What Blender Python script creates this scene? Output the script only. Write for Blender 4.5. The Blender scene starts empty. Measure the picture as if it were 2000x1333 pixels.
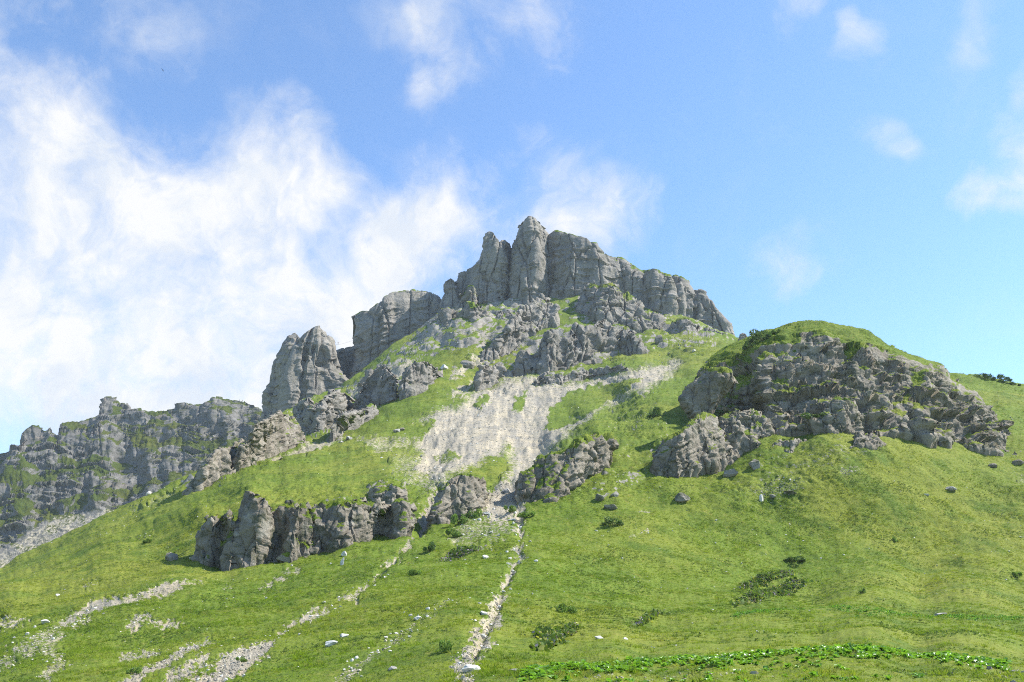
import bpy, math, random
import numpy as np

# ------------------------------------------------------------------ camera, sky, sun, exposure
scene = bpy.context.scene
COL = scene.collection
R = math.radians
EYE, PITCH, FPX = 1.7, R(20.0), 1778.0
SUN_AZ, SUN_EL = R(84), R(49)            # azimuth from straight ahead (+Y) towards the right (+X)

cam_data = bpy.data.cameras.new('camera')
cam = bpy.data.objects.new('camera', cam_data)
COL.objects.link(cam)
cam.location = (0, 0, EYE)
cam.rotation_euler = (math.pi / 2 + PITCH, 0, 0)
cam_data.sensor_width = 36.0
cam_data.lens = 36.0 * FPX / 2000.0
cam_data.clip_start = 0.1
cam_data.clip_end = 9000
scene.camera = cam

sun_data = bpy.data.lights.new('sun', 'SUN')
sun_data.energy = 5.0
sun_data.angle = R(0.53)
sun_data.color = (1.0, 0.955, 0.88)
sun = bpy.data.objects.new('sun', sun_data)
COL.objects.link(sun)
sun.rotation_euler = (math.pi / 2 - SUN_EL, 0, math.pi - SUN_AZ)

vs = scene.view_settings
vs.view_transform = 'Standard'
vs.look = 'None'
vs.exposure = 1.0
vs.gamma = 1.0
vs.use_curve_mapping = False
cy = scene.cycles
cy.max_bounces = 5
cy.diffuse_bounces = 3
cy.glossy_bounces = 1
cy.transmission_bounces = 3
cy.transparent_max_bounces = 4
cy.volume_bounces = 0
cy.caustics_reflective = False
cy.caustics_refractive = False
cy.use_denoising = False
cy.pixel_filter_type = 'BLACKMAN_HARRIS'
cy.filter_width = 1.05


def raydir(px, py):
    u = (np.asarray(px, float) - 1000.0) / FPX
    v = (666.5 - np.asarray(py, float)) / FPX
    c, s = math.cos(PITCH), math.sin(PITCH)
    return u, c - v * s, s + v * c


def at(px, py, Y):
    """the place Y metres ahead that the photograph shows at px, py"""
    dx, dy, dz = raydir(px, py)
    Y = np.asarray(Y, float)
    return np.stack(np.broadcast_arrays(Y * dx / dy, Y, EYE + Y * dz / dy), -1)


class NT:
    """small helper for node trees"""
    def __init__(self, tree):
        self.t = tree
        self.n = tree.nodes
        self.n.clear()

    def new(self, kind, **kw):
        nd = self.n.new(kind)
        for k, v in kw.items():
            setattr(nd, k, v)
        return nd

    def put(self, sock, v):
        if v is None:
            return
        if isinstance(v, bpy.types.NodeSocket):
            self.t.links.new(v, sock)
        else:
            if hasattr(sock, 'default_value'):
                dv = sock.default_value
                if hasattr(dv, '__len__') and not hasattr(v, '__len__'):
                    v = (v,) * len(dv)
                elif hasattr(dv, '__len__') and len(dv) == 4 and len(v) == 3:
                    v = tuple(v) + (1.0,)
                sock.default_value = v

    def math(self, op, a, b=None, c=None, clamp=False):
        nd = self.new('ShaderNodeMath', operation=op, use_clamp=clamp)
        for i, v in enumerate((a, b, c)):
            self.put(nd.inputs[i], v)
        return nd.outputs[0]

    def vmath(self, op, a, b=None, out=0):
        nd = self.new('ShaderNodeVectorMath', operation=op)
        self.put(nd.inputs[0], a)
        if b is not None:
            self.put(nd.inputs[3 if op == 'SCALE' else 1], b)
        return nd.outputs[out]

    def ramp(self, v, lo, hi, a=0.0, b=1.0, smooth=True):
        nd = self.new('ShaderNodeMapRange', clamp=True)
        if smooth:
            nd.interpolation_type = 'SMOOTHSTEP'
        for i, x in enumerate((v, lo, hi, a, b)):
            self.put(nd.inputs[i], x)
        return nd.outputs[0]

    def mix(self, f, a, b, blend='MIX'):
        nd = self.new('ShaderNodeMix', data_type='RGBA', blend_type=blend)
        self.put(nd.inputs[0], f)
        self.put(nd.inputs[6], a)
        self.put(nd.inputs[7], b)
        return nd.outputs[2]

    def noise(self, vec, scale, detail=4, rough=0.55, dist=0.0):
        nd = self.new('ShaderNodeTexNoise')
        self.put(nd.inputs['Vector'], vec)
        self.put(nd.inputs['Scale'], scale)
        self.put(nd.inputs['Detail'], detail)
        self.put(nd.inputs['Roughness'], rough)
        self.put(nd.inputs['Distortion'], dist)
        return nd.outputs[0]

    def attr(self, name):
        return self.new('ShaderNodeAttribute', attribute_name=name).outputs['Fac']


# clouds lie in the sky as soft patches round fixed directions: px, py, radius, strength
CLOUDS = [
    (100, 600, 260, 1.05), (320, 570, 245, .9), (470, 640, 270, .80), (230, 410, 200, .26), (680, 610, 150, .50),
    (-170, 560, 320, .35), (40, 410, 170, .30), (40, 240, 110, .22), (110, 165, 70, .24), (540, 320, 120, .50),
    (620, 320, 90, .38), (280, 700, 180, .40), (580, 730, 140, .40), (20, 830, 150, -.35), (250, 800, 110, -.2), (-250, 250, 220, .5),
    (770, 420, 120, .52), (870, 380, 100, .42), (850, 510, 130, .58), (1060, 390, 120, .62), (1150, 430, 110, .50),
    (1215, 450, 60, .35), (950, 75, 130, .24), (1090, 50, 90, .38), (840, 90, 90, .22), (790, 30, 80, .22),
    (850, 150, 60, .26), (830, 270, 90, .32), (1550, 8, 50, .50), (1690, 100, 45, .46),
    (1965, 350, 70, .42), (1905, 365, 45, .45), (2070, 320, 90, .35), (1722, 260, 50, .45), (1590, 490, 75, .45),
    (1510, 512, 60, .42), (2000, 165, 40, .36), (100, 5, 170, .26), (320, 95, 60, .30), (1940, 20, 60, .25),
    (2500, 300, 260, .6), (-700, 300, 400, .7), (-900, 700, 300, .6), (2900, 800, 260, .5), (1000, -700, 320, .5),
    (650, 470, 90, -.40), (400, 350, 70, -.25), (10, 375, 50, -.35), (740, 330, 80, -.3), (960, 330, 60, -.25),
]

world = bpy.data.worlds.new('World')
scene.world = world
world.use_nodes = True
w = NT(world.node_tree)
sky = w.new('ShaderNodeTexSky', sky_type='NISHITA')
sky.sun_disc = False
sky.sun_elevation = SUN_EL
sky.sun_rotation = SUN_AZ
sky.altitude = 1900
sky.air_density = 1.0
sky.dust_density = 0.6
sky.ozone_density = 1.6
direction = w.new('ShaderNodeTexCoord').outputs['Generated']
mnd = w.new('ShaderNodeTexNoise')
w.put(mnd.inputs['Vector'], direction)
w.put(mnd.inputs['Scale'], 13.0)
w.put(mnd.inputs['Detail'], 3.0)
mdir = w.vmath('NORMALIZE', w.vmath('ADD', direction, w.vmath('SCALE', w.vmath('SUBTRACT', mnd.outputs['Color'], (0.5, 0.5, 0.5)), 0.10)))
total = None
for (px, py, rad, stren) in CLOUDS:
    d = np.array(raydir(px, py), float)
    d /= np.linalg.norm(d)
    ang = math.atan(rad / FPX)
    dot = w.vmath('DOT_PRODUCT', mdir, tuple(d), out=1)
    m = w.ramp(dot, math.cos(ang * 1.45), math.cos(ang * 0.05), 0.0, stren)
    total = m if total is None else w.math('ADD', total, m)
warp_a = w.noise(direction, 5.0, 3, 0.5)
warp_nd = w.new('ShaderNodeTexNoise')
w.put(warp_nd.inputs['Vector'], direction)
w.put(warp_nd.inputs['Scale'], 7.0)
w.put(warp_nd.inputs['Detail'], 4.0)
wv = w.vmath('SCALE', w.vmath('SUBTRACT', warp_nd.outputs['Color'], (0.5, 0.5, 0.5)), 0.13)
wdir = w.vmath('ADD', direction, wv)
streak = w.vmath('MULTIPLY', wdir, (1.0, 1.0, 0.8))
big = w.noise(streak, 9.0, 9, 0.60, 0.0)
fine = w.noise(wdir, 36.0, 8, 0.66, 0.0)
nsum = w.math('ADD', w.math('MULTIPLY', w.math('SUBTRACT', big, 0.5), 2.9),
              w.math('MULTIPLY', w.math('SUBTRACT', fine, 0.5), 1.0))
tcap = w.math('MAXIMUM', w.math('MINIMUM', total, 1.3), 0.0)
gain = w.math('ADD', 0.42, w.math('MULTIPLY', w.math('MINIMUM', w.math('MULTIPLY', tcap, 1.5), 1.0), 0.58))
dens = w.math('ADD', w.math('MINIMUM', total, 1.3), w.math('MULTIPLY', nsum, gain))
cover = w.ramp(dens, 0.12, 1.35, 0.0, 0.98, smooth=False)
cover = w.math('POWER', cover, 1.15)
veil = w.ramp(w.math('ADD', total, w.math('MULTIPLY', nsum, 0.6)), 0.0, 1.3, 0.0, 0.42)
cover = w.math('MAXIMUM', cover, veil)
bg_sky = w.new('ShaderNodeBackground')
skycol = w.mix(1.0, sky.outputs[0], (0.90, 1.03, 1.10), 'MULTIPLY')
w.put(bg_sky.inputs[0], skycol)
bg_sky.inputs[1].default_value = 0.145
bg_cloud = w.new('ShaderNodeBackground')
shade = w.noise(wdir, 14.0, 7, 0.62)
w.put(bg_cloud.inputs[0], w.mix(w.ramp(shade, 0.36, 0.60), (0.80, 0.86, 0.95), (1.0, 1.0, 1.0)))
bg_cloud.inputs[1].default_value = 0.50
ms = w.new('ShaderNodeMixShader')
w.put(ms.inputs[0], cover)
w.put(ms.inputs[1], bg_sky.outputs[0])
w.put(ms.inputs[2], bg_cloud.outputs[0])
wo = w.new('ShaderNodeOutputWorld')
w.put(wo.inputs[0], ms.outputs[0])

# ------------------------------------------------------------------ numpy noise
U = np.uint32


def hash3(ix, iy, iz, seed):
    with np.errstate(over='ignore'):
        h = (ix.astype(np.int64) & 0xffffffff).astype(U) * U(0x8da6b343)
        h ^= (iy.astype(np.int64) & 0xffffffff).astype(U) * U(0xd8163841)
        h ^= (iz.astype(np.int64) & 0xffffffff).astype(U) * U(0xcb1ab31f)
        h ^= U((seed * 2654435761) & 0xffffffff)
        h ^= h >> U(15)
        h *= U(0x2c1b3c6d)
        h ^= h >> U(12)
        h *= U(0x297a2d39)
        h ^= h >> U(15)
    return h


def rehash(h, k):
    with np.errstate(over='ignore'):
        g = (h ^ U((k * 0x9E3779B1) & 0xffffffff)) * U(0x85ebca6b)
        g ^= g >> U(13)
        g *= U(0xc2b2ae35)
        g ^= g >> U(16)
    return (g >> U(8)).astype(np.float32) * np.float32(1 / 16777216.0)


GRAD = np.array([(1, 1, 0), (-1, 1, 0), (1, -1, 0), (-1, -1, 0), (1, 0, 1), (-1, 0, 1), (1, 0, -1), (-1, 0, -1),
                 (0, 1, 1), (0, -1, 1), (0, 1, -1), (0, -1, -1), (1, 1, 0), (-1, 1, 0), (0, -1, 1), (0, -1, -1)], np.float32)


def perlin(p, seed=0):
    p = np.asarray(p, np.float32)
    i = np.floor(p)
    f = p - i
    i = i.astype(np.int32)
    u = f * f * f * (f * (f * 6 - 15) + 10)
    out = 0
    for dx in (0, 1):
        wx = u[:, 0] if dx else 1 - u[:, 0]
        for dy in (0, 1):
            wy = u[:, 1] if dy else 1 - u[:, 1]
            for dz in (0, 1):
                wz = u[:, 2] if dz else 1 - u[:, 2]
                g = GRAD[hash3(i[:, 0] + dx, i[:, 1] + dy, i[:, 2] + dz, seed) & U(15)]
                dot = g[:, 0] * (f[:, 0] - dx) + g[:, 1] * (f[:, 1] - dy) + g[:, 2] * (f[:, 2] - dz)
                out = out + wx * wy * wz * dot
    return out


def fbm(p, octaves=4, seed=0, gain=0.5, lac=2.03):
    p = np.asarray(p, np.float32)
    a, s, o = 1.0, 0.0, 0
    for k in range(octaves):
        o = o + a * perlin(p, seed + k * 17)
        s += a
        p = p * lac + 3.7
        a *= gain
    return o / s * 1.6


def ridged(p, octaves=4, seed=0, gain=0.5):
    p = np.asarray(p, np.float32)
    a, s, o = 1.0, 0.0, 0
    for k in range(octaves):
        o = o + a * (1 - np.abs(perlin(p, seed + k * 13)) * 2)
        s += a
        p = p * 2.07 + 1.3
        a *= gain
    return o / s


def worley(p, seed=0):
    p = np.asarray(p, np.float32)
    i = np.floor(p)
    f = p - i
    i = i.astype(np.int32)
    n = len(p)
    F1 = np.full(n, 9, np.float32)
    F2 = np.full(n, 9, np.float32)
    H = np.zeros(n, U)
    rel = np.zeros((n, 3), np.float32)
    for dx in (-1, 0, 1):
        for dy in (-1, 0, 1):
            for dz in (-1, 0, 1):
                h = hash3(i[:, 0] + dx, i[:, 1] + dy, i[:, 2] + dz, seed)
                c = np.stack([rehash(h, 1) + dx, rehash(h, 2) + dy, rehash(h, 3) + dz], 1) - f
                d = np.sqrt((c * c).sum(1))
                near = d < F1
                F2 = np.where(near, F1, np.minimum(F2, d))
                F1 = np.where(near, d, F1)
                H = np.where(near, h, H)
                rel[near] = c[near]
    return F1, F2, H, rel


def facets(p, seed=0, tilt=1.0, crack=0.35, cw=0.12):
    """blocky relief: every cell is a tilted plane of its own, with a joint round it"""
    F1, F2, H, rel = worley(p, seed)
    v = rehash(H, 11) - 0.5
    for k in range(3):
        v = v - rel[:, k] * (rehash(H, 12 + k) - 0.5) * 2 * tilt
    return v - crack * np.clip(1 - (F2 - F1) / cw, 0, 1)


def chisel(p, seed=0):
    """continuous relief of flat triangular faces with sharp edges, -0.5..0.5"""
    p = np.asarray(p, np.float32)
    q = p + (p.sum(1, keepdims=True) / 3)
    i = np.floor(q)
    f = q - i
    i = i.astype(np.int32)
    order = np.argsort(-f, axis=1)
    fs = np.take_along_axis(f, order, 1)
    wts = (1 - fs[:, 0], fs[:, 0] - fs[:, 1], fs[:, 1] - fs[:, 2], fs[:, 2])
    v = 0
    c = i.copy()
    rows = np.arange(len(p))
    for k in range(4):
        v = v + wts[k] * rehash(hash3(c[:, 0], c[:, 1], c[:, 2], seed), 7)
        if k < 3:
            c[rows, order[:, k]] += 1
    return v - 0.5


ROT1 = np.linalg.qr(np.random.default_rng(1).normal(size=(3, 3)))[0].astype(np.float32)
ROT2 = np.linalg.qr(np.random.default_rng(2).normal(size=(3, 3)))[0].astype(np.float32)
ROT3 = np.linalg.qr(np.random.default_rng(3).normal(size=(3, 3)))[0].astype(np.float32)


def sstep(a, b, x):
    t = np.clip((x - a) / (b - a), 0, 1)
    return t * t * (3 - 2 * t)


def inside(poly, x, y):
    poly = np.asarray(poly, float)
    r = np.zeros(x.shape, bool)
    n = len(poly)
    for k in range(n):
        x0, y0 = poly[k]
        x1, y1 = poly[(k + 1) % n]
        if y0 == y1:
            continue
        c = ((y0 > y) != (y1 > y)) & (x < (x1 - x0) * (y - y0) / (y1 - y0) + x0)
        r ^= c
    return r


def seg_dist(line, x, y):
    """distance to a polyline whose points may carry a width: (px, py, w)"""
    best = np.full(x.shape, 1e9)
    for a, b in zip(line[:-1], line[1:]):
        vx, vy = b[0] - a[0], b[1] - a[1]
        t = np.clip(((x - a[0]) * vx + (y - a[1]) * vy) / (vx * vx + vy * vy + 1e-9), 0, 1)
        d = np.hypot(x - a[0] - t * vx, y - a[1] - t * vy)
        wd = a[2] + t * (b[2] - a[2])
        best = np.minimum(best, d - wd)
    return best


def poly_field(poly, x, y):
    """signed distance to a polygon, positive inside"""
    line = [(p[0], p[1], 0.0) for p in poly] + [(poly[0][0], poly[0][1], 0.0)]
    d = seg_dist(line, x, y)
    return np.where(inside(poly, x, y), d, -d)


# ------------------------------------------------------------------ materials
def grass_colour(n, pos, tint=1.0):
    """meadow colour: greener and drier stretches, flecks of straw and of dark herbs"""
    big = n.noise(pos, 0.018, 4, 0.6)
    mid = n.noise(pos, 0.12, 5, 0.65)
    small = n.noise(pos, 0.9, 4, 0.7)
    tiny = n.noise(pos, 4.5, 3, 0.7)
    c = n.mix(n.ramp(big, 0.38, 0.64), (0.108, 0.160, 0.015), (0.166, 0.190, 0.026))
    c = n.mix(n.ramp(mid, 0.46, 0.66), c, (0.086, 0.133, 0.014))
    c = n.mix(n.ramp(small, 0.52, 0.74, 0, 0.7), c, (0.225, 0.212, 0.048))
    c = n.mix(n.ramp(small, 0.46, 0.30, 0, 0.7), c, (0.040, 0.075, 0.010))
    c = n.mix(n.ramp(tiny, 0.58, 0.76, 0, 0.65), c, (0.250, 0.240, 0.075))
    c = n.mix(n.ramp(tiny, 0.44, 0.30, 0, 0.65), c, (0.030, 0.052, 0.010))
    c = n.mix(1.0, c, (tint, tint, tint), 'MULTIPLY')
    return c


def terrain_material(name, rock_a, rock_b, rock_c, bed=(0.0, 0.1, 1.0), bed_scale=1.0, bump=0.6, fine_scale=1.0, tint=1.0, moss=0.0):
    m = bpy.data.materials.new(name)
    m.use_nodes = True
    n = NT(m.node_tree)
    pos = n.new('ShaderNodeNewGeometry').outputs['Position']
    # rock: bedding, stains, lichen
    big = n.noise(pos, 0.05 * fine_scale, 5, 0.6)
    med = n.noise(pos, 0.35 * fine_scale, 6, 0.65)
    fin = n.noise(pos, 2.2 * fine_scale, 6, 0.72)
    rock = n.mix(n.ramp(big, 0.38, 0.62), rock_a, rock_b)
    rock = n.mix(n.ramp(med, 0.50, 0.72), rock, rock_c)
    b = n.vmath('DOT_PRODUCT', pos, bed, out=1)
    b = n.math('ADD', n.math('MULTIPLY', b, bed_scale), n.math('MULTIPLY', med, 2.4))
    comb = n.new('ShaderNodeCombineXYZ')
    n.put(comb.inputs[2], b)
    n.put(comb.inputs[0], n.math('MULTIPLY', big, 1.5))
    bands = n.noise(comb.outputs[0], 1.0, 5, 0.7)
    rock = n.mix(n.ramp(bands, 0.42, 0.30, 0, 0.55), rock, tuple(x * 0.5 for x in rock_a))
    rock = n.mix(n.ramp(bands, 0.56, 0.72, 0, 0.45), rock, tuple(min(0.5, x * 1.35) for x in rock_c))
    drip = n.noise(n.vmath('MULTIPLY', pos, (1.0, 1.0, 0.10)), 0.45 * fine_scale, 5, 0.65)
    rock = n.mix(n.ramp(drip, 0.56, 0.74, 0, 0.55), rock, (0.085, 0.085, 0.082))
    rust = n.noise(pos, 0.16 * fine_scale, 4, 0.6)
    rock = n.mix(n.ramp(rust, 0.62, 0.76, 0, 0.5), rock, (0.30, 0.215, 0.14))
    rock = n.mix(n.ramp(fin, 0.50, 0.25, 0, 0.55), rock, tuple(x * 0.45 for x in rock_a))
    rock = n.mix(n.ramp(fin, 0.58, 0.80, 0, 0.5), rock, (0.42, 0.41, 0.38))
    if moss:
        mo = n.noise(n.vmath('MULTIPLY', pos, (1.0, 1.0, 1.8)), 0.30 * fine_scale, 6, 0.72)
        rock = n.mix(n.ramp(mo, 0.52, 0.60, 0, moss), rock, (0.045, 0.055, 0.022))
    # grass and bare rubble
    grass = grass_colour(n, pos, tint)
    r1 = n.noise(pos, 2.6 * fine_scale, 5, 0.75)
    r0 = n.noise(pos, 0.22 * fine_scale, 4, 0.6)
    rub = n.mix(n.ramp(r0, 0.36, 0.66), (0.312, 0.280, 0.220), (0.385, 0.332, 0.232))
    rub = n.mix(n.ramp(r1, 0.48, 0.30, 0, 0.55), rub, (0.20, 0.19, 0.160))
    rub = n.mix(n.ramp(r1, 0.56, 0.76, 0, 0.8), rub, (0.42, 0.40, 0.35))
    tan = n.mix(n.ramp(r0, 0.40, 0.62), (0.330, 0.272, 0.180), (0.395, 0.345, 0.250))
    rub = n.mix(n.math('MULTIPLY', n.attr('soil'), 0.8), rub, tan)
    run = n.noise(n.vmath('MULTIPLY', pos, (0.35, 0.03, 0.03)), 1.0, 5, 0.65)
    rub = n.mix(n.ramp(run, 0.36, 0.56, 0.6, 0), rub, (0.185, 0.180, 0.162))
    rub = n.mix(n.ramp(run, 0.52, 0.70, 0, 0.6), rub, (0.42, 0.37, 0.275))
    e = n.noise(pos, 1.4 * fine_scale, 5, 0.7)
    e2 = n.math('SUBTRACT', e, 0.5)
    gmask = n.ramp(n.math('ADD', n.attr('grass'), n.math('MULTIPLY', e2, 1.1)), 0.40, 0.60)
    bmask = n.ramp(n.math('ADD', n.attr('bare'), n.math('MULTIPLY', e2, 1.3)), 0.40, 0.62)
    col = n.mix(gmask, rock, grass)
    col = n.mix(bmask, col, rub)
    h = n.math('ADD', n.math('MULTIPLY', med, 0.8), n.math('MULTIPLY', fin, 0.5))
    h = n.math('ADD', h, n.math('MULTIPLY', bands, 0.5))
    bn = n.new('ShaderNodeBump')
    bn.inputs['Strength'].default_value = bump
    bn.inputs['Distance'].default_value = 0.8 / fine_scale
    n.put(bn.inputs['Height'], h)
    p = n.new('ShaderNodeBsdfPrincipled')
    n.put(p.inputs['Base Color'], col)
    p.inputs['Roughness'].default_value = 0.92
    p.inputs['Specular IOR Level'].default_value = 0.15
    n.put(p.inputs['Normal'], bn.outputs[0])
    o = n.new('ShaderNodeOutputMaterial')
    n.put(o.inputs[0], p.outputs[0])
    return m


M_SLOPE = terrain_material('alpine_meadow', (0.220, 0.202, 0.172), (0.282, 0.260, 0.220), (0.326, 0.304, 0.268), bump=0.6, tint=0.98, moss=0.6)
M_KNOLL = terrain_material('layered_schist', (0.172, 0.150, 0.116), (0.248, 0.220, 0.174), (0.335, 0.305, 0.255), (0.22, 0.05, 1.0), 1.3, 0.8, moss=0.65)
M_MASSIF = terrain_material('grey_limestone', (0.202, 0.187, 0.162), (0.248, 0.229, 0.197), (0.294, 0.273, 0.238), (0.10, 0.05, 1.0), 0.45, 0.8, 0.45, moss=0.35)
M_FAR = terrain_material('far_limestone', (0.123, 0.118, 0.106), (0.161, 0.152, 0.137), (0.206, 0.196, 0.179), (0.05, 0.0, 1.0), 0.30, 0.7, 0.35, 0.42, moss=0.65)


def simple_material(name, colour, rough=0.8, vary=0.25, scale=3.0, translucent=0.0, spec=0.2):
    m = bpy.data.materials.new(name)
    m.use_nodes = True
    n = NT(m.node_tree)
    pos = n.new('ShaderNodeNewGeometry').outputs['Position']
    f = n.noise(pos, scale, 4, 0.65)
    dark = tuple(c * (1 - vary * 1.6) for c in colour)
    lite = tuple(min(0.9, c * (1 + vary)) for c in colour)
    c = n.mix(n.ramp(f, 0.3, 0.7), dark, lite)
    p = n.new('ShaderNodeBsdfPrincipled')
    n.put(p.inputs['Base Color'], c)
    p.inputs['Roughness'].default_value = rough
    p.inputs['Specular IOR Level'].default_value = spec
    o = n.new('ShaderNodeOutputMaterial')
    if translucent:
        t = n.new('ShaderNodeBsdfTranslucent')
        n.put(t.inputs[0], n.mix(1.0, c, (1.15, 1.2, 0.5), 'MULTIPLY'))
        mx = n.new('ShaderNodeMixShader')
        mx.inputs[0].default_value = translucent
        n.put(mx.inputs[1], p.outputs[0])
        n.put(mx.inputs[2], t.outputs[0])
        n.put(o.inputs[0], mx.outputs[0])
    else:
        n.put(o.inputs[0], p.outputs[0])
    return m


def blade_material():
    m = bpy.data.materials.new('grass_blades')
    m.use_nodes = True
    n = NT(m.node_tree)
    pos = n.new('ShaderNodeNewGeometry').outputs['Position']
    c = grass_colour(n, pos, 1.72)
    rnd = n.new('ShaderNodeObjectInfo').outputs['Random']
    c = n.mix(n.ramp(rnd, 0.72, 0.95, 0, 0.6), c, (0.235, 0.225, 0.085))
    c = n.mix(n.ramp(rnd, 0.25, 0.02, 0, 0.6), c, (0.060, 0.110, 0.022))
    d = n.new('ShaderNodeBsdfDiffuse')
    n.put(d.inputs[0], c)
    t = n.new('ShaderNodeBsdfTranslucent')
    n.put(t.inputs[0], n.mix(1.0, c, (1.2, 1.25, 0.6), 'MULTIPLY'))
    mx = n.new('ShaderNodeMixShader')
    mx.inputs[0].default_value = 0.42
    n.put(mx.inputs[1], d.outputs[0])
    n.put(mx.inputs[2], t.outputs[0])
    o = n.new('ShaderNodeOutputMaterial')
    n.put(o.inputs[0], mx.outputs[0])
    return m


M_BLADE = blade_material()
M_HERB = simple_material('herb_leaves', (0.120, 0.180, 0.038), 0.6, 0.35, 1.5, 0.35)
M_PALEHERB = simple_material('yellow_herb', (0.33, 0.33, 0.085), 0.7, 0.25, 1.5, 0.35)
M_DOCK = simple_material('dock_leaves', (0.172, 0.325, 0.044), 0.38, 0.28, 2.5, 0.40, 0.5)
M_SHRUB = simple_material('shrub_leaves', (0.165, 0.255, 0.055), 0.6, 0.35, 1.2, 0.30)
M_PINE = simple_material('dwarf_pine_needles', (0.120, 0.190, 0.050), 0.6, 0.35, 1.2, 0.15)
M_WOOD = simple_material('bark', (0.12, 0.09, 0.06))
M_FLOWER = simple_material('purple_flower', (0.28, 0.22, 0.27), 0.8, 0.2, 2.0, 0.2)
M_STONE = simple_material('pale_stone', (0.52, 0.50, 0.45), 0.9, 0.22, 2.2)
M_GREYSTONE = simple_material('grey_stone', (0.33, 0.315, 0.285), 0.9, 0.35, 1.6)
M_SCREE = simple_material('scree_stone', (0.315, 0.285, 0.222), 0.9, 0.28, 0.6)
M_EARTH = simple_material('brown_earth', (0.16, 0.12, 0.08), 0.95, 0.3, 2.0)


def tag(o, label=None, cat=None, group=None, kind=None):
    for k, v in (('label', label), ('category', cat), ('group', group), ('kind', kind)):
        if v:
            o[k] = v
    return o


def mesh_np(name, verts, quads, attrs=None, smooth=True, tris=False):
    k = 3 if tris else 4
    me = bpy.data.meshes.new(name)
    nv, nf = len(verts), len(quads)
    me.vertices.add(nv)
    me.vertices.foreach_set('co', np.ascontiguousarray(verts, np.float32).ravel())
    me.loops.add(nf * k)
    me.loops.foreach_set('vertex_index', np.ascontiguousarray(quads, np.int32).ravel())
    me.polygons.add(nf)
    me.polygons.foreach_set('loop_start', np.arange(0, nf * k, k, dtype=np.int32))
    try:
        me.polygons.foreach_set('loop_total', np.full(nf, k, np.int32))
    except Exception:
        pass
    for a, v in (attrs or {}).items():
        at_ = me.attributes.new(a, 'FLOAT', 'POINT')
        at_.data.foreach_set('value', np.ascontiguousarray(v, np.float32).ravel())
    me.update(calc_edges=True)
    me.polygons.foreach_set('use_smooth', np.full(nf, smooth, bool))
    return me


def link(name, me, mat, parent=None):
    o = bpy.data.objects.new(name, me)
    COL.objects.link(o)
    if mat is not None and not len(me.materials):
        me.materials.append(mat)
    if parent is not None:
        o.parent = parent
    return o


def grid_quads(nv, nu):
    i = np.arange(nv * nu, dtype=np.int32).reshape(nv, nu)
    return np.stack([i[:-1, :-1], i[:-1, 1:], i[1:, 1:], i[1:, :-1]], -1).reshape(-1, 4)


def sub_mesh(name, verts, quads, attrs, smooth=True):
    used = np.unique(quads)
    remap = np.full(len(verts), -1, np.int32)
    remap[used] = np.arange(len(used))
    return mesh_np(name, verts[used], remap[quads], {k: v[used] for k, v in attrs.items()}, smooth)


def grid_normals(P):
    du = np.gradient(P, axis=1)
    dv = np.gradient(P, axis=0)
    n = np.cross(du, dv)
    l = np.linalg.norm(n, axis=-1, keepdims=True)
    return n / np.maximum(l, 1e-9)


SCATTER = []     # (positions, normals, pixel area, grass, bare, px, py) of every surface that can carry turf or rubble

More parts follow.
